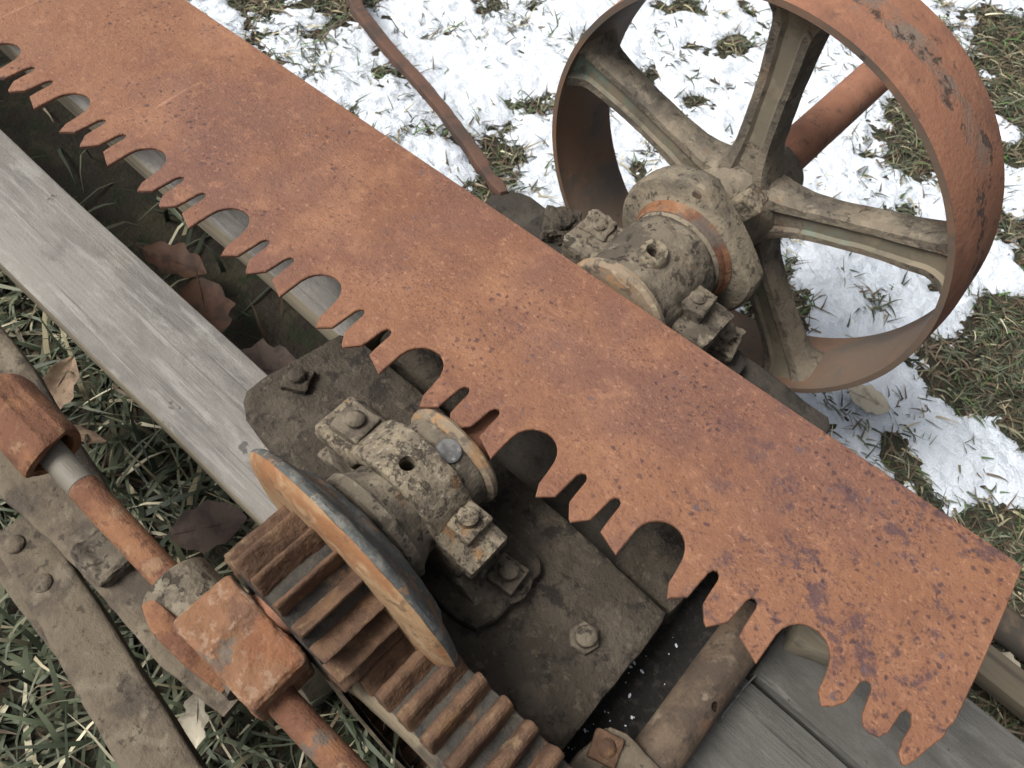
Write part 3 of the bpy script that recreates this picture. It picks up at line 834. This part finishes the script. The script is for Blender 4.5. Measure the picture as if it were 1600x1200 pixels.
hole_c = Vector((-0.1925, 0.5535, 0.0))
ob = lathe([(0.345, 0.0075), (0.367, 0.0075), (0.3705, 0.0095), (0.3705, 0.0140), (0.366, 0.0165), (0.352, 0.019)], hole_c, (0, 0, 1), 32)
cut(body, cyl((hole_c.x, hole_c.y, 0.312), (0, 0, 1), 0.0074, 0.08, 0.0003, 20))
finish(roughen(ob, 0.005, 0.0006, 80), 'oil_boss', 'cast_cream', rb)
square_nut((rx + 0.0605, 0.566, 0.315), 0.034, 0.020, 0.12, 0.009, 0.004, 'cast_grey', rb, muddy=0.0014)
square_nut((rx - 0.083, 0.578, 0.300), 0.034, 0.022, 0.2, 0.010, 0.004, 'cast_grey', rb, muddy=0.003)
square_nut((rx - 0.137, 0.592, 0.248), 0.044, 0.022, 0.6, 0.013, 0.008, 'mud', rb, 'foot_bolt', muddy=0.0045)
square_nut((rx + 0.098, 0.596, 0.248), 0.044, 0.024, 0.2, 0.013, 0.014, 'cast_grey', rb, 'foot_bolt', muddy=0.0035)

# ------------------------------------------------------------------ spoked belt wheel
wheel = thing('belt_wheel', 'large rusty spoked belt wheel with five tan painted spokes on the snow side', 'wheel', axp(0.77))
RW, YW0, YW1 = 0.2685, 0.715, 0.832
w_ = YW1 - YW0
rim = lathe([(0, RW - 0.001), (0.006, RW), (w_ * 0.5, RW + 0.003), (w_ - 0.006, RW), (w_, RW - 0.001), (w_, RW - 0.0075)], axp(YW0), AX, 144)
inner = lathe([(w_, RW - 0.0075), (w_ - 0.03, RW - 0.0095), (w_ * 0.55, RW - 0.013), (0.012, RW - 0.0095), (0.010, RW - 0.0085), (0, RW - 0.0080), (0, RW - 0.001)], axp(YW0), AX, 144)
rim_o = finish(roughen(rim, 0.014, 0.0005, 14, 1), 'rim', 'wheel_rust', wheel)
finish(inner, 'rim_lining', 'rim_inner', rim_o)
hub = lathe([(-0.022, 0.0265), (-0.022, 0.046), (-0.016, 0.049), (0.030, 0.050), (0.045, 0.058), (0.065, 0.060), (0.085, 0.056), (0.115, 0.048), (0.135, 0.046), (0.138, 0.0265)], axp(0.690), AX, 64)
hub_o = finish(roughen(hub, 0.009, 0.0009, 40), 'hub', 'spoke_paint', wheel)
CUT_A, CUT_D = math.radians(52), 0.066
disc = lathe([(-0.012, 0.027), (-0.012, 0.056), (-0.008, 0.0595), (0.000, 0.060), (0.006, 0.066), (0.010, 0.080), (0.012, 0.090), (0.016, 0.0935), (0.034, 0.093), (0.040, 0.089), (0.042, 0.072), (0.042, 0.027)], axp(0.628), AX, 80)
cn = Vector((math.cos(CUT_A), 0, math.sin(CUT_A)))
for v in disc.verts:
    q = v.co - axp(v.co.y)
    over = q.dot(cn) - CUT_D
    if over > 0:
        v.co -= cn * over * 0.85
disc_o = finish(roughen(disc, 0.008, 0.0009, 40, amp2=0.0002), 'collar_disc', 'cast_tan', wheel)
ring = lathe([(0, 0.0605), (0.004, 0.0622), (0.009, 0.0625), (0.013, 0.067)], axp(0.6195), AX, 64)
finish(ring, 'wear_ring', 'rust_bright', disc_o)
pinh = lathe([(0, 0), (0, 0.005), (0.001, 0.006), (0.004, 0.0065), (0.004, 0)], axp(0.6375) + Vector((-0.012, 0, 0.079)), (0.02, 1, 0), 16)
finish(pinh, 'pin', 'bark_rust', disc_o)
ph = math.radians(66)
sdir = Vector((math.cos(ph), 0, math.sin(ph)))
square_nut(axp(0.690) + sdir * 0.044, 0.027, 0.040, 0.2, 0.004, 0.0005, 'cast_cream', hub_o, 'set_screw', axis=sdir)
# spokes: channelled section, flaring into hub and rim
def spoke(angle):
    ex = Vector((math.cos(angle), 0, math.sin(angle))); ez = AX; et = Vector((-math.sin(angle), 0, math.cos(angle)))
    c = axp(0.757)
    def sect(hw, dp):   # across (tangential), along the axle (front is negative)
        ch = 0.17 * dp
        return [(-hw, dp * 0.7), (-hw, -dp * 0.75), (-hw * 0.86, -dp), (-hw * 0.52, -dp * 1.02), (-hw * 0.36, -dp + ch), (hw * 0.30, -dp + ch), (hw * 0.46, -dp * 1.02), (hw * 0.86, -dp), (hw, -dp * 0.75), (hw, dp * 0.7), (hw * 0.8, dp), (-hw * 0.8, dp)]
    bm = bmesh.new(); rings = []
    NR = 26
    for i in range(NR):
        t = i / (NR - 1)
        r = 0.040 + (RW - 0.009 - 0.040) * t
        hw = 0.0255 - 0.004 * math.sin(PI * min(1, t * 1.1)) + 0.017 * max(0, (t - 0.86) / 0.14) ** 2 + 0.012 * max(0, (0.25 - t) / 0.25) ** 2
        dp = 0.024 - 0.005 * math.sin(PI * min(t, 0.95)) + 0.010 * max(0, (t - 0.88) / 0.12) ** 2 + 0.004 * max(0, (0.2 - t) / 0.2)
        rings.append([bm.verts.new(c + ex * r + et * a + ez * b) for a, b in sect(hw, dp)])
    n = len(rings[0])
    chan = []
    for i in range(NR - 1):
        for k in range(n):
            f = bm.faces.new((rings[i][k], rings[i][(k + 1) % n], rings[i + 1][(k + 1) % n], rings[i + 1][k]))
            if k in (4, 3, 5):
                f.material_index = 1 if i > 5 else 0
    bm.faces.new(rings[0]); bm.faces.new(rings[-1][::-1])
    bm.verts.ensure_lookup_table()
    for v in bm.verts:
        v.co += Vector((mnoise.noise(v.co * 45), mnoise.noise(v.co * 45 + Vector((9, 9, 9))), mnoise.noise(v.co * 45 + Vector((5, 1, 7))))) * 0.0009
    o = finish(bm, 'spoke', 'spoke_paint', wheel, sharp=40)
    o.data.materials.append(M['green_paint'])
for k in range(5):
    spoke(math.radians(24 + 72 * k))

# ------------------------------------------------------------------ pinion with flange
pinion = thing('pinion_gear', 'small rusty pinion with a tan round flange beside the front bearing', 'gear', axp(0.09) + Vector((0.010, 0, 0)))
YP0, YP1 = 0.047, 0.116
RT, RR, NT = 0.0775, 0.0580, 16
def pxp(y):
    return axp(y) + Vector((0.010, 0, 0))
core = lathe([(0, 0.026), (0, RR), (YP1 - YP0, RR), (YP1 - YP0, 0.026)], pxp(YP0), AX, 72)
finish(roughen(core, 0.008, 0.0012, 60, amp2=0.0005), 'core', 'gear_root', pinion)
# flange in two looks: tan worn face and rim, blue-grey painted back
fl = lathe([(0.0, 0.03), (0.0, 0.104), (0.001, 0.112), (0.0035, 0.121), (0.0065, 0.1275), (0.0095, 0.1305)], pxp(0.1125), AX, 110)
for b_ in (fl,):
    for v in b_.verts:
        v.co.y -= 0.075 * (v.co.z - ZS) * min(1.0, max(0.0, (v.co - pxp(v.co.y)).length - 0.03) / 0.06)
fl_o = finish(roughen(fl, 0.009, 0.0009, 35, amp2=0.0003), 'flange', 'rust_tan', pinion)
bk = lathe([(0.0095, 0.1305), (0.0135, 0.1305), (0.0175, 0.1275), (0.0205, 0.1200), (0.0240, 0.108), (0.0280, 0.096), (0.0310, 0.0915), (0.0335, 0.0885), (0.0355, 0.080), (0.0360, 0.030)], pxp(0.1125), AX, 110)
for v in bk.verts:
    v.co.y -= 0.075 * (v.co.z - ZS) * min(1.0, max(0.0, (v.co - pxp(v.co.y)).length - 0.03) / 0.06)
finish(roughen(bk, 0.008, 0.0009, 45, amp2=0.0004), 'flange_back', 'flange_blue', fl_o)
def tooth_mesh(rr, rt, w0, w1, y0, y1):
    pr = [(-w0 * 1.15, rr), (-w0 * 0.92, rr + (rt - rr) * 0.3), (-w1 * 1.3, rr + (rt - rr) * 0.72), (-w1 * 1.0, rt - (rt - rr) * 0.12), (-w1 * 0.5, rt - (rt - rr) * 0.03), (0, rt), (w1 * 0.5, rt - (rt - rr) * 0.03), (w1 * 1.0, rt - (rt - rr) * 0.12), (w1 * 1.3, rr + (rt - rr) * 0.72), (w0 * 0.92, rr + (rt - rr) * 0.3), (w0 * 1.15, rr)]
    bm = prism(pr, y0, y1, 'xz', 0.0016, 2)
    roughen(bm, 0.006, 0.0010, 70, 4, amp2=0.0004)
    me = bpy.data.meshes.new('tooth')
    bmesh.ops.recalc_face_normals(bm, faces=bm.faces)
    bm.to_mesh(me); bm.free()
    me.shade_smooth(); me.set_sharp_from_angle(angle=math.radians(40))
    me.materials.append(M['gear_rust'])
    return me
tm = tooth_mesh(RR - 0.002, RT, 0.0060, 0.0025, YP0 - 0.09, YP1 - 0.09)
for k in range(NT):
    o = bpy.data.objects.new('tooth', tm)
    COL.objects.link(o)
    o.parent = pinion
    o.rotation_euler = (0, 2 * PI * (k + 0.2) / NT, -0.02)

# ------------------------------------------------------------------ big gear
BX, BZ, BR = 0.006, 0.129, 0.204
big = thing('drive_gear', 'big rusty toothed gear meshing under the pinion at the bottom edge', 'gear', (BX, 0.095, BZ))
BY0, BY1 = 0.060, 0.128
rimg = lathe([(0.0, BR - 0.048), (0.0, BR - 0.0195), (0.001, BR - 0.0185), (BY1 - BY0 - 0.001, BR - 0.0185), (BY1 - BY0, BR - 0.0195), (BY1 - BY0, BR - 0.048)], (BX, BY0, BZ), (0, 1, 0), 120)
rg = finish(roughen(rimg, 0.014, 0.0006, 40, 2), 'rim', 'gear_root', big)
lip = lathe([(-0.004, BR - 0.050), (-0.006, BR - 0.044), (-0.006, BR - 0.024), (-0.003, BR - 0.019), (0.0015, BR - 0.0185), (0.0015, BR - 0.050)], (BX, BY0, BZ), (0, 1, 0), 120)
finish(roughen(lip, 0.012, 0.0008, 40, 2), 'front_lip', 'gear_side', rg)
web = lathe([(0.02, 0.030), (0.02, BR - 0.046), (0.05, BR - 0.046), (0.05, 0.030)], (BX, BY0, BZ), (0, 1, 0), 80)
finish(web, 'web', 'gear_side', big)
hubg = lathe([(-0.02, 0.0), (-0.02, 0.04), (0.085, 0.04), (0.085, 0.0)], (BX, BY0, BZ), (0, 1, 0), 40)
finish(hubg, 'hub', 'gear_side', big)
NB = 45
tb = tooth_mesh(BR - 0.021, BR, 0.0080, 0.0050, BY0 - 0.095, BY1 - 0.095)
for k in range(NB):
    o = bpy.data.objects.new('tooth', tb)
    COL.objects.link(o)
    o.parent = big
    o.rotation_euler = (0, 2 * PI * (k + 0.35) / NB, 0)

# ------------------------------------------------------------------ thrust block, sliding rod and its sleeve
RY, RZ = 0.0075, 0.288
rod = thing('shift_rod', 'round rusty rod sliding through the block, grey where it leaves the sleeve', 'rod', (-0.35, RY, RZ))
finish(roughen(cyl((-0.62, RY, RZ), (1, 0, 0), 0.0132, 0.200, 0.001, 28), 0.02, 0.0004, 50), 'polished_length', 'rod_grey', rod)
finish(roughen(cyl((-0.4205, RY, RZ), (1, 0, 0), 0.0136, 0.55, 0.001, 28), 0.02, 0.0005, 50), 'rusty_length', 'rust_bright', rod)
slv = thing('rod_sleeve', 'thick orange rusty sleeve around the rod at the left edge', 'sleeve', (-0.58, RY, RZ))
def sleeve():
    bm = bmesh.new()
    n = 36; x0, x1 = -0.548, -0.468
    rings = []
    for (x, ri) in ((x0 - 0.016, 0.0150), (x0 - 0.012, 0.0215), (x0 - 0.004, 0.0275), (x0 + 0.006, 0.0295), (x1 - 0.003, 0.0300), (x1, 0.0285), (x1, 0.0215), (x1 - 0.003, 0.0200), (x1 - 0.06, 0.0195)):
        ring = []
        for k in range(n):
            a = 2 * PI * k / n
            r = ri
            if ri > 0.026 and 0.9 < a < 1.55:
                r -= 0.0022           # planed flat along the top
            xx = x + (0.012 * max(0, math.sin(a - 0.5)) if x > x1 - 0.01 else 0)
            ring.append(bm.verts.new((xx, RY + r * math.cos(a), RZ + r * math.sin(a))))
        rings.append(ring)
    for i in range(len(rings) - 1):
        for k in range(n):
            bm.faces.new((rings[i][k], rings[i][(k + 1) % n], rings[i + 1][(k + 1) % n], rings[i + 1][k]))
    return bm
finish(roughen(sleeve(), 0.010, 0.0008, 40), 'tube', 'rust_bright', slv, sharp=45)
blk = thing('thrust_block', 'square rusty block with a round boss, in front of the pinion teeth', 'block', (-0.20, 0.017, 0.24))
bmk = bmesh.new()
bx0, bx1, by0, by1 = -0.249, -0.152, -0.014, 0.043
prof = [(bx0, 0.250), (bx0, 0.331), (bx0 + 0.003, 0.3345), (-0.212, 0.3345), (-0.206, 0.3325), (bx1 - 0.004, 0.326), (bx1, 0.322), (bx1, 0.262), (bx1 - 0.01, 0.250)]
bmk.free()
bmk = prism(prof, by0, by1, 'xz', 0.005, 3)
finish(roughen(bmk, 0.005, 0.0016, 60, amp2=0.0008), 'body', 'block_rust', blk, sharp=50)
boss = lathe([(0, 0.0165), (0, 0.0285), (0.003, 0.032), (0.052, 0.0325), (0.060, 0.031), (0.110, 0.029), (0.113, 0.0165)], (-0.292, RY, RZ), (1, 0, 0), 48)
finish(roughen(boss, 0.007, 0.0012, 50, amp2=0.0005), 'boss', 'cast_grey', blk)
shoulder = tube([(-0.283, -0.016, 0.300), (-0.262, -0.018, 0.303), (-0.23, -0.018, 0.300), (-0.19, -0.015, 0.290)], [0.6, 1, 1, 0.7], 20, (0.010, 0.020))
finish(roughen(shoulder, 0.007, 0.0012, 50, amp2=0.0005), 'shoulder', 'rust_bright', blk)

# ------------------------------------------------------------------ lever arms at the lower left
arm = thing('lever_arm', 'flat grey brown cast arm under the rod with a broken lump', 'lever', (-0.5, -0.02, 0.19))
bm = tube([(-0.78, 0.000, 0.188), (-0.62, -0.004, 0.192), (-0.52, -0.008, 0.196), (-0.42, -0.012, 0.200), (-0.34, -0.014, 0.198), (-0.27, -0.012, 0.194), (-0.20, -0.006, 0.188)], [1.7, 1.5, 1.15, 0.85, 0.8, 0.9, 0.8], 24, (0.038, 0.012))
finish(roughen(bm, 0.012, 0.0016, 30, amp2=0.0004), 'bar', 'lever', arm, sharp=50)
bm = box((-0.388, -0.014, 0.212), (0.050, 0.052, 0.024), 0.007)
finish(roughen(bm, 0.005, 0.0045, 60, amp2=0.0014), 'lump', 'cast_grey', arm, sharp=60)
low = thing('pivot_bar', 'thick brown flat iron bar with two rivets at the lower left', 'bar', (-0.36, -0.085, 0.10))
LB = [Vector((-0.525 + 0.095 * q, -0.0645 - 0.0128 * q, 0.118)) for q in range(6)]
bm = tube(LB, [0.92, 0.97, 1.02, 1.06, 1.1, 1.12], 24, (0.028, 0.017))
finish(roughen(bm, 0.012, 0.0014, 30, amp2=0.0003), 'bar', 'lever', low, sharp=50)
for p in (Vector((-0.503, -0.0755, 0.1335)), Vector((-0.447, -0.0795, 0.1335))):
    rv = lathe([(0, 0.0108), (0.003, 0.0098), (0.005, 0.007), (0.0058, 0)], p, (0, 0, 1), 20)
    finish(roughen(rv, 0.004, 0.0006, 90), 'rivet', 'lever', low)
edge = thing('edge_strip', 'thin brown iron strip beneath the riveted bar at the left edge', 'bar', (-0.45, -0.11, 0.06))
bm = tube([(-0.60, -0.092, 0.066), (-0.48, -0.104, 0.064), (-0.40, -0.110, 0.060)], [1, 1, 0.8], 20, (0.014, 0.010))
finish(roughen(bm, 0.012, 0.001, 30), 'strip', 'lever', edge, sharp=50)

# ------------------------------------------------------------------ pipe, bracket and the dark gap
gap = thing('gap_dark_sheet', 'black gritty sheet added to darken the gap between base plate and pipe', 'gap sheet', (0.078, 0.25, 0.14))  # near-black sheet added to paint in the darkness of the gap
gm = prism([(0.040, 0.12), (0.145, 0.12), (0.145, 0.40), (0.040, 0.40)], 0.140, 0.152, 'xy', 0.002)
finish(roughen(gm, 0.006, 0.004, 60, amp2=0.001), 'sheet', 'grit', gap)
cr = bmesh.new()
for _ in range(30):
    p = Vector((random.uniform(0.055, 0.10), random.uniform(0.15, 0.33), 0.155))
    s = random.choice([0.0006, 0.0007, 0.0009, 0.0012, 0.0019])
    b = bmesh.ops.create_icosphere(cr, subdivisions=1, radius=s)
    m4 = Matrix.Translation(p) @ Matrix.Rotation(random.uniform(0, 6), 4, 'Z') @ Matrix.Diagonal((random.uniform(0.7, 1.8), 0.8, 0.6, 1))
    bmesh.ops.transform(cr, matrix=m4, verts=b['verts'])
crumbs = finish(cr, 'snow_crumbs', 'snow')
crumbs['kind'] = 'stuff'; crumbs['label'] = 'tiny snow crumbs scattered in the black gap'; crumbs['category'] = 'snow'
pipe = thing('iron_pipe', 'short brown iron pipe with a small hole, under the blade teeth', 'pipe', (0.117, 0.27, 0.205))
pb = lathe([(0, 0.0175), (0, 0.0225), (0.001, 0.0232), (0.258, 0.0232), (0.259, 0.0225), (0.259, 0.0175)], (0.1175, 0.115, 0.2290), (0, 1, 0), 40)
po = finish(roughen(pb, 0.014, 0.0004, 40), 'tube', 'pipe', pipe)
cut(po, cyl((0.1295, 0.2685, 0.235), (0.1, -0.1, 1), 0.0046, 0.06, 0.0003, 18))
bkt = thing('pipe_bracket', 'worn iron lug with a rusty bolt holding the pipe at the bottom edge', 'bracket', (0.09, 0.18, 0.2))
bm = prism([(0.060, 0.118), (0.062, 0.155), (0.068, 0.186), (0.082, 0.192), (0.105, 0.190), (0.130, 0.190), (0.138, 0.180), (0.142, 0.118)], 0.232, 0.2575, 'xy', 0.003)
finish(roughen(bm, 0.008, 0.0012, 50, amp2=0.0004), 'lug', 'lever', bkt)
square_nut((0.0755, 0.168, 0.2565), 0.026, 0.007, 0.3, 0.008, 0.004, 'gear_rust', bkt, 'bolt')
hook = thing('block_end', 'tan wood block seen through the last gullet of the blade', 'block', (0.17, 0.40, 0.196))
finish(box((0.176, 0.405, 0.214), (0.050, 0.040, 0.034), 0.004, Matrix.Rotation(0.4, 3, 'Z')), 'block', 'wood_side', hook)
wire = thing('wire', 'thin bent wire hanging beside the iron pipe', 'wire', (0.147, 0.28, 0.196))
finish(tube([(0.152, 0.335, 0.206), (0.150, 0.318, 0.203), (0.150, 0.30, 0.2), (0.149, 0.285, 0.1985), (0.152, 0.272, 0.1985)], [0.0009] * 5, 8), 'strand', 'zinc', wire)

# ------------------------------------------------------------------ long bar leaning on the snow
bar = thing('iron_bar', 'long thin rusty iron bar reaching over the snow to the rear base plate', 'bar', (-0.7, 0.75, 0.1))
pts = [(-0.425, 0.597, 0.236), (-0.445, 0.608, 0.226), (-0.470, 0.622, 0.214), (-0.492, 0.636, 0.202), (-0.498, 0.640, 0.199), (-0.537, 0.665, 0.182), (-0.606, 0.706, 0.150), (-0.675, 0.746, 0.120), (-0.765, 0.785, 0.094), (-0.851, 0.820, 0.068), (-0.92, 0.849, 0.049), (-0.984, 0.879, 0.03), (-1.04, 0.905, 0.013), (-1.088, 0.936, -0.002), (-1.14, 0.975, -0.02), (-1.20, 1.02, -0.045)]
rad = [0.55, 0.95, 0.72, 0.78, 1.05, 1, 1, 1.02, 1.05, 1.1, 1.15, 1.2, 1.25, 1.25, 1.25, 1.2]
finish(roughen(tube(pts, rad, 20, (0.0098, 0.0075)), 0.012, 0.0009, 40), 'strap', 'bar_rust', bar, sharp=50)

# ------------------------------------------------------------------ saw blade
U = Vector((0.99649, 0.03741, 0.07479)).normalized()
Nn = U.cross(Vector((-math.sin(math.radians(2.15)), math.cos(math.radians(2.15)), 0))).normalized()
Vv = Nn.cross(U)
P0 = Vector((-0.2, 0.31365, 0.345))
PITCH = 0.1392
def back(u):
    return 0.1865 - 0.0281 * u
prof = [(-1.45, back(-1.45)), (0.4550, 0.1736), (0.4572, 0.12), (0.4585, 0.07), (0.4585, 0.012)]
prof += [(0.4560, 0.004), (0.4565, -0.004), (0.4510, -0.018), (0.4455, -0.0345), (0.4420, -0.0425), (0.4385, -0.0432), (0.4335, -0.037), (0.4325, -0.028), (0.4332, -0.013), (0.4300, -0.0050), (0.4255, -0.0036), (0.4228, -0.0095), (0.4212, -0.030),
         (0.4170, -0.0370), (0.4100, -0.0392), (0.4040, -0.0375), (0.3995, -0.030), (0.3975, -0.0105), (0.3950, -0.0048), (0.3915, -0.0040), (0.3875, -0.0090), (0.3855, -0.031), (0.3790, -0.0400), (0.3720, -0.0455), (0.3645, -0.0370)]
for i in range(8, -7, -1):
    u0 = 0.3566 + PITCH * (i - 8)
    j = lambda s: (random.random() - 0.5) * s
    e = j(0.002)
    # gullet, from its right wall over the arch to the raker on its left
    g_ = [(0.0082, -0.0400), (0.0074, -0.0290), (0.0064, -0.0190), (0.0052, -0.0125), (0.0028, -0.0062), (-0.0010, -0.0008), (-0.0058, 0.0030), (-0.0115, 0.0052), (-0.0175, 0.0054), (-0.0235, 0.0038), (-0.0295, 0.0002), (-0.0345, -0.0052), (-0.0380, -0.0120), (-0.0395, -0.0200)]
    if i == 8:
        g_ = g_[1:]
    prof += [(u0 + a, b) for a, b in g_]
    prof += [(u0 - 0.0402 + j(0.001), -0.0495 + j(0.002))]
    prof += [(u0 - 0.0622, -0.0400 + e), (u0 - 0.0630, -0.0300), (u0 - 0.0632, -0.0110), (u0 - 0.0645, -0.0068), (u0 - 0.0675, -0.0048), (u0 - 0.0705, -0.0062), (u0 - 0.0728, -0.0110), (u0 - 0.0742, -0.0280)]
    prof += [(u0 - 0.0752, -0.0365 + e), (u0 - 0.0868 + j(0.001), -0.0512 + j(0.002)), (u0 - 0.0905, -0.0492), (u0 - 0.0992, -0.0370), (u0 - 0.0998, -0.0280), (u0 - 0.1002, -0.0110), (u0 - 0.1018, -0.0068), (u0 - 0.1045, -0.0048), (u0 - 0.1078, -0.0066), (u0 - 0.1098, -0.0115), (u0 - 0.1112, -0.0300)]
    prof += [(u0 - 0.1120, -0.0405), (u0 - 0.1220, -0.0495), (u0 - 0.1248 + j(0.001), -0.0522 + j(0.002))]
prof += [(-1.45, -0.05)]
bb = bmesh.new()
TH = 0.0042
low_v = [bb.verts.new((a, b, -TH)) for a, b in prof]
face = bb.faces.new(low_v)
ext = bmesh.ops.extrude_face_region(bb, geom=[face])
top_v = [v for v in ext['geom'] if isinstance(v, bmesh.types.BMVert)]
bmesh.ops.translate(bb, verts=top_v, vec=(0, 0, TH))
bmesh.ops.recalc_face_normals(bb, faces=bb.faces)
tops = [e_ for f in bb.faces if abs(f.normal.z) > 0.9 for e_ in f.edges]
bmesh.ops.bevel(bb, geom=list(set(tops)), offset=0.0009, segments=1, affect='EDGES', clamp_overlap=True)
for f in bb.faces:
    if 0.2 < f.normal.z < 0.95:
        f.material_index = 1
bmesh.ops.triangulate(bb, faces=[f for f in bb.faces if len(f.verts) > 4])
me = bpy.data.meshes.new('saw_blade')
bb.to_mesh(me); bb.free()
me.materials.append(M['blade'])
me.materials.append(M['blade_edge'])
blade = bpy.data.objects.new('saw_blade', me)
COL.objects.link(blade)
blade.matrix_world = Matrix(((U.x, Vv.x, Nn.x, P0.x), (U.y, Vv.y, Nn.y, P0.y), (U.z, Vv.z, Nn.z, P0.z), (0, 0, 0, 1)))
blade['label'] = 'long flat rusty saw blade with deep gullets and pointed teeth'
blade['category'] = 'saw blade'

# ------------------------------------------------------------------ dead leaves
def leaf(label, mat, c, length, width, yaw, tilt=(0, 0), lobes=0.35, curl=0.3, group='dead leaves'):
    n = 44
    bm = bmesh.new()
    rows = 14; cols = 7
    vs_ = []
    for i in range(rows + 1):
        t = i / rows
        w = width * 0.5 * (math.sin(PI * min(1, t * 0.96 + 0.03)) ** 0.7) * (1 - lobes * (0.5 + 0.5 * math.cos(t * PI * 6.3)))
        row = []
        for k_ in range(cols):
            s = (k_ / (cols - 1) - 0.5) * 2
            z = curl * length * (0.25 * s * s * (w / (width * 0.5 + 1e-6)) + 0.25 * (t - 0.5) ** 2) + 0.03 * length * mnoise.noise(Vector((t * 4, s * 2, c[0] * 9)))
            row.append(bm.verts.new(((t - 0.5) * length, w * s * (1 + 0.12 * mnoise.noise(Vector((t * 9, s, c[1] * 7)))), z)))
        vs_.append(row)
    for i in range(rows):
        for k_ in range(cols - 1):
            bm.faces.new((vs_[i][k_], vs_[i][k_ + 1], vs_[i + 1][k_ + 1], vs_[i + 1][k_]))
    bmesh.ops.remove_doubles(bm, verts=bm.verts, dist=1e-5)
    gm_ = bm.faces[:]
    bmesh.ops.solidify(bm, geom=gm_, thickness=0.0005)
    st = tube([(-length * 0.70, 0.0, 0.004), (-length * 0.5, 0, 0.001), (-length * 0.2, 0, 0.0015), (length * 0.3, 0, 0.001)], [0.0012, 0.0011, 0.0008, 0.0004], 6)
    Rm = Matrix.Rotation(yaw, 4, 'Z') @ Matrix.Rotation(tilt[0], 4, 'X') @ Matrix.Rotation(tilt[1], 4, 'Y')
    for b in (bm, st):
        bmesh.ops.transform(b, matrix=Matrix.Translation(c) @ Rm, verts=b.verts)
    t_ = thing('dead_leaf', label, 'leaf', c, group)
    finish(bm, 'leaf_blade', mat, t_, sharp=60)
    finish(st, 'stalk', mat, t_)
leaf('upright tan dead leaf beside the orange sleeve at the left', 'leaf_tan', (-0.735, 0.068, -0.005), 0.10, 0.05, 2.1, (0.5, -0.5), 0.25, 0.3)
leaf('curled tan dead leaf lying just behind the orange sleeve', 'leaf_tan', (-0.66, 0.050, -0.01), 0.075, 0.022, 0.5, (0.3, 0.1), 0.2, 0.5)
leaf('dull brown dead leaf between grey timber rail and pinion teeth', 'leaf_brown', (-0.425, 0.083, 0.02), 0.095, 0.072, 0.9, (-0.1, -0.2), 0.15, 0.2)
leaf('pale curled dead leaf in grass beside the riveted bar', 'leaf_pale', (-0.262, -0.066, 0.0), 0.06, 0.04, -0.8, (0.3, 0.2), 0.4, 0.6)
leaf('pale flat dead leaf on snow under the wheel rim', 'leaf_pale', (0.108, 0.930, -0.052), 0.070, 0.055, 0.3, (0.05, 0.05), 0.15, 0.12)
leaf('small pale curled leaf in grass beyond the square blade end', 'leaf_pale', (0.437, 0.672, -0.03), 0.06, 0.045, 0.2, (0.4, 0.2), 0.2, 0.9)
leaf('reddish dead leaf under the blade, second gullet from the left', 'leaf_red', (-0.80, 0.31, 0.0), 0.10, 0.06, 0.4, (0.1, 0.1), 0.3, 0.3)
leaf('broad reddish dead leaf under the blade above the timber rail', 'leaf_red', (-0.70, 0.285, 0.0), 0.11, 0.085, -0.5, (-0.1, 0.1), 0.2, 0.2)
leaf('dark brown dead leaf under the blade next to the base plate', 'leaf_brown', (-0.56, 0.275, 0.01), 0.11, 0.09, 0.8, (0.1, -0.1), 0.2, 0.2)
leaf('small orange leaf tip at the bottom edge near the rod', 'leaf_tan', (-0.185, -0.085, 0.0), 0.05, 0.022, 1.2, (0.2, 0.4), 0.1, 0.3)
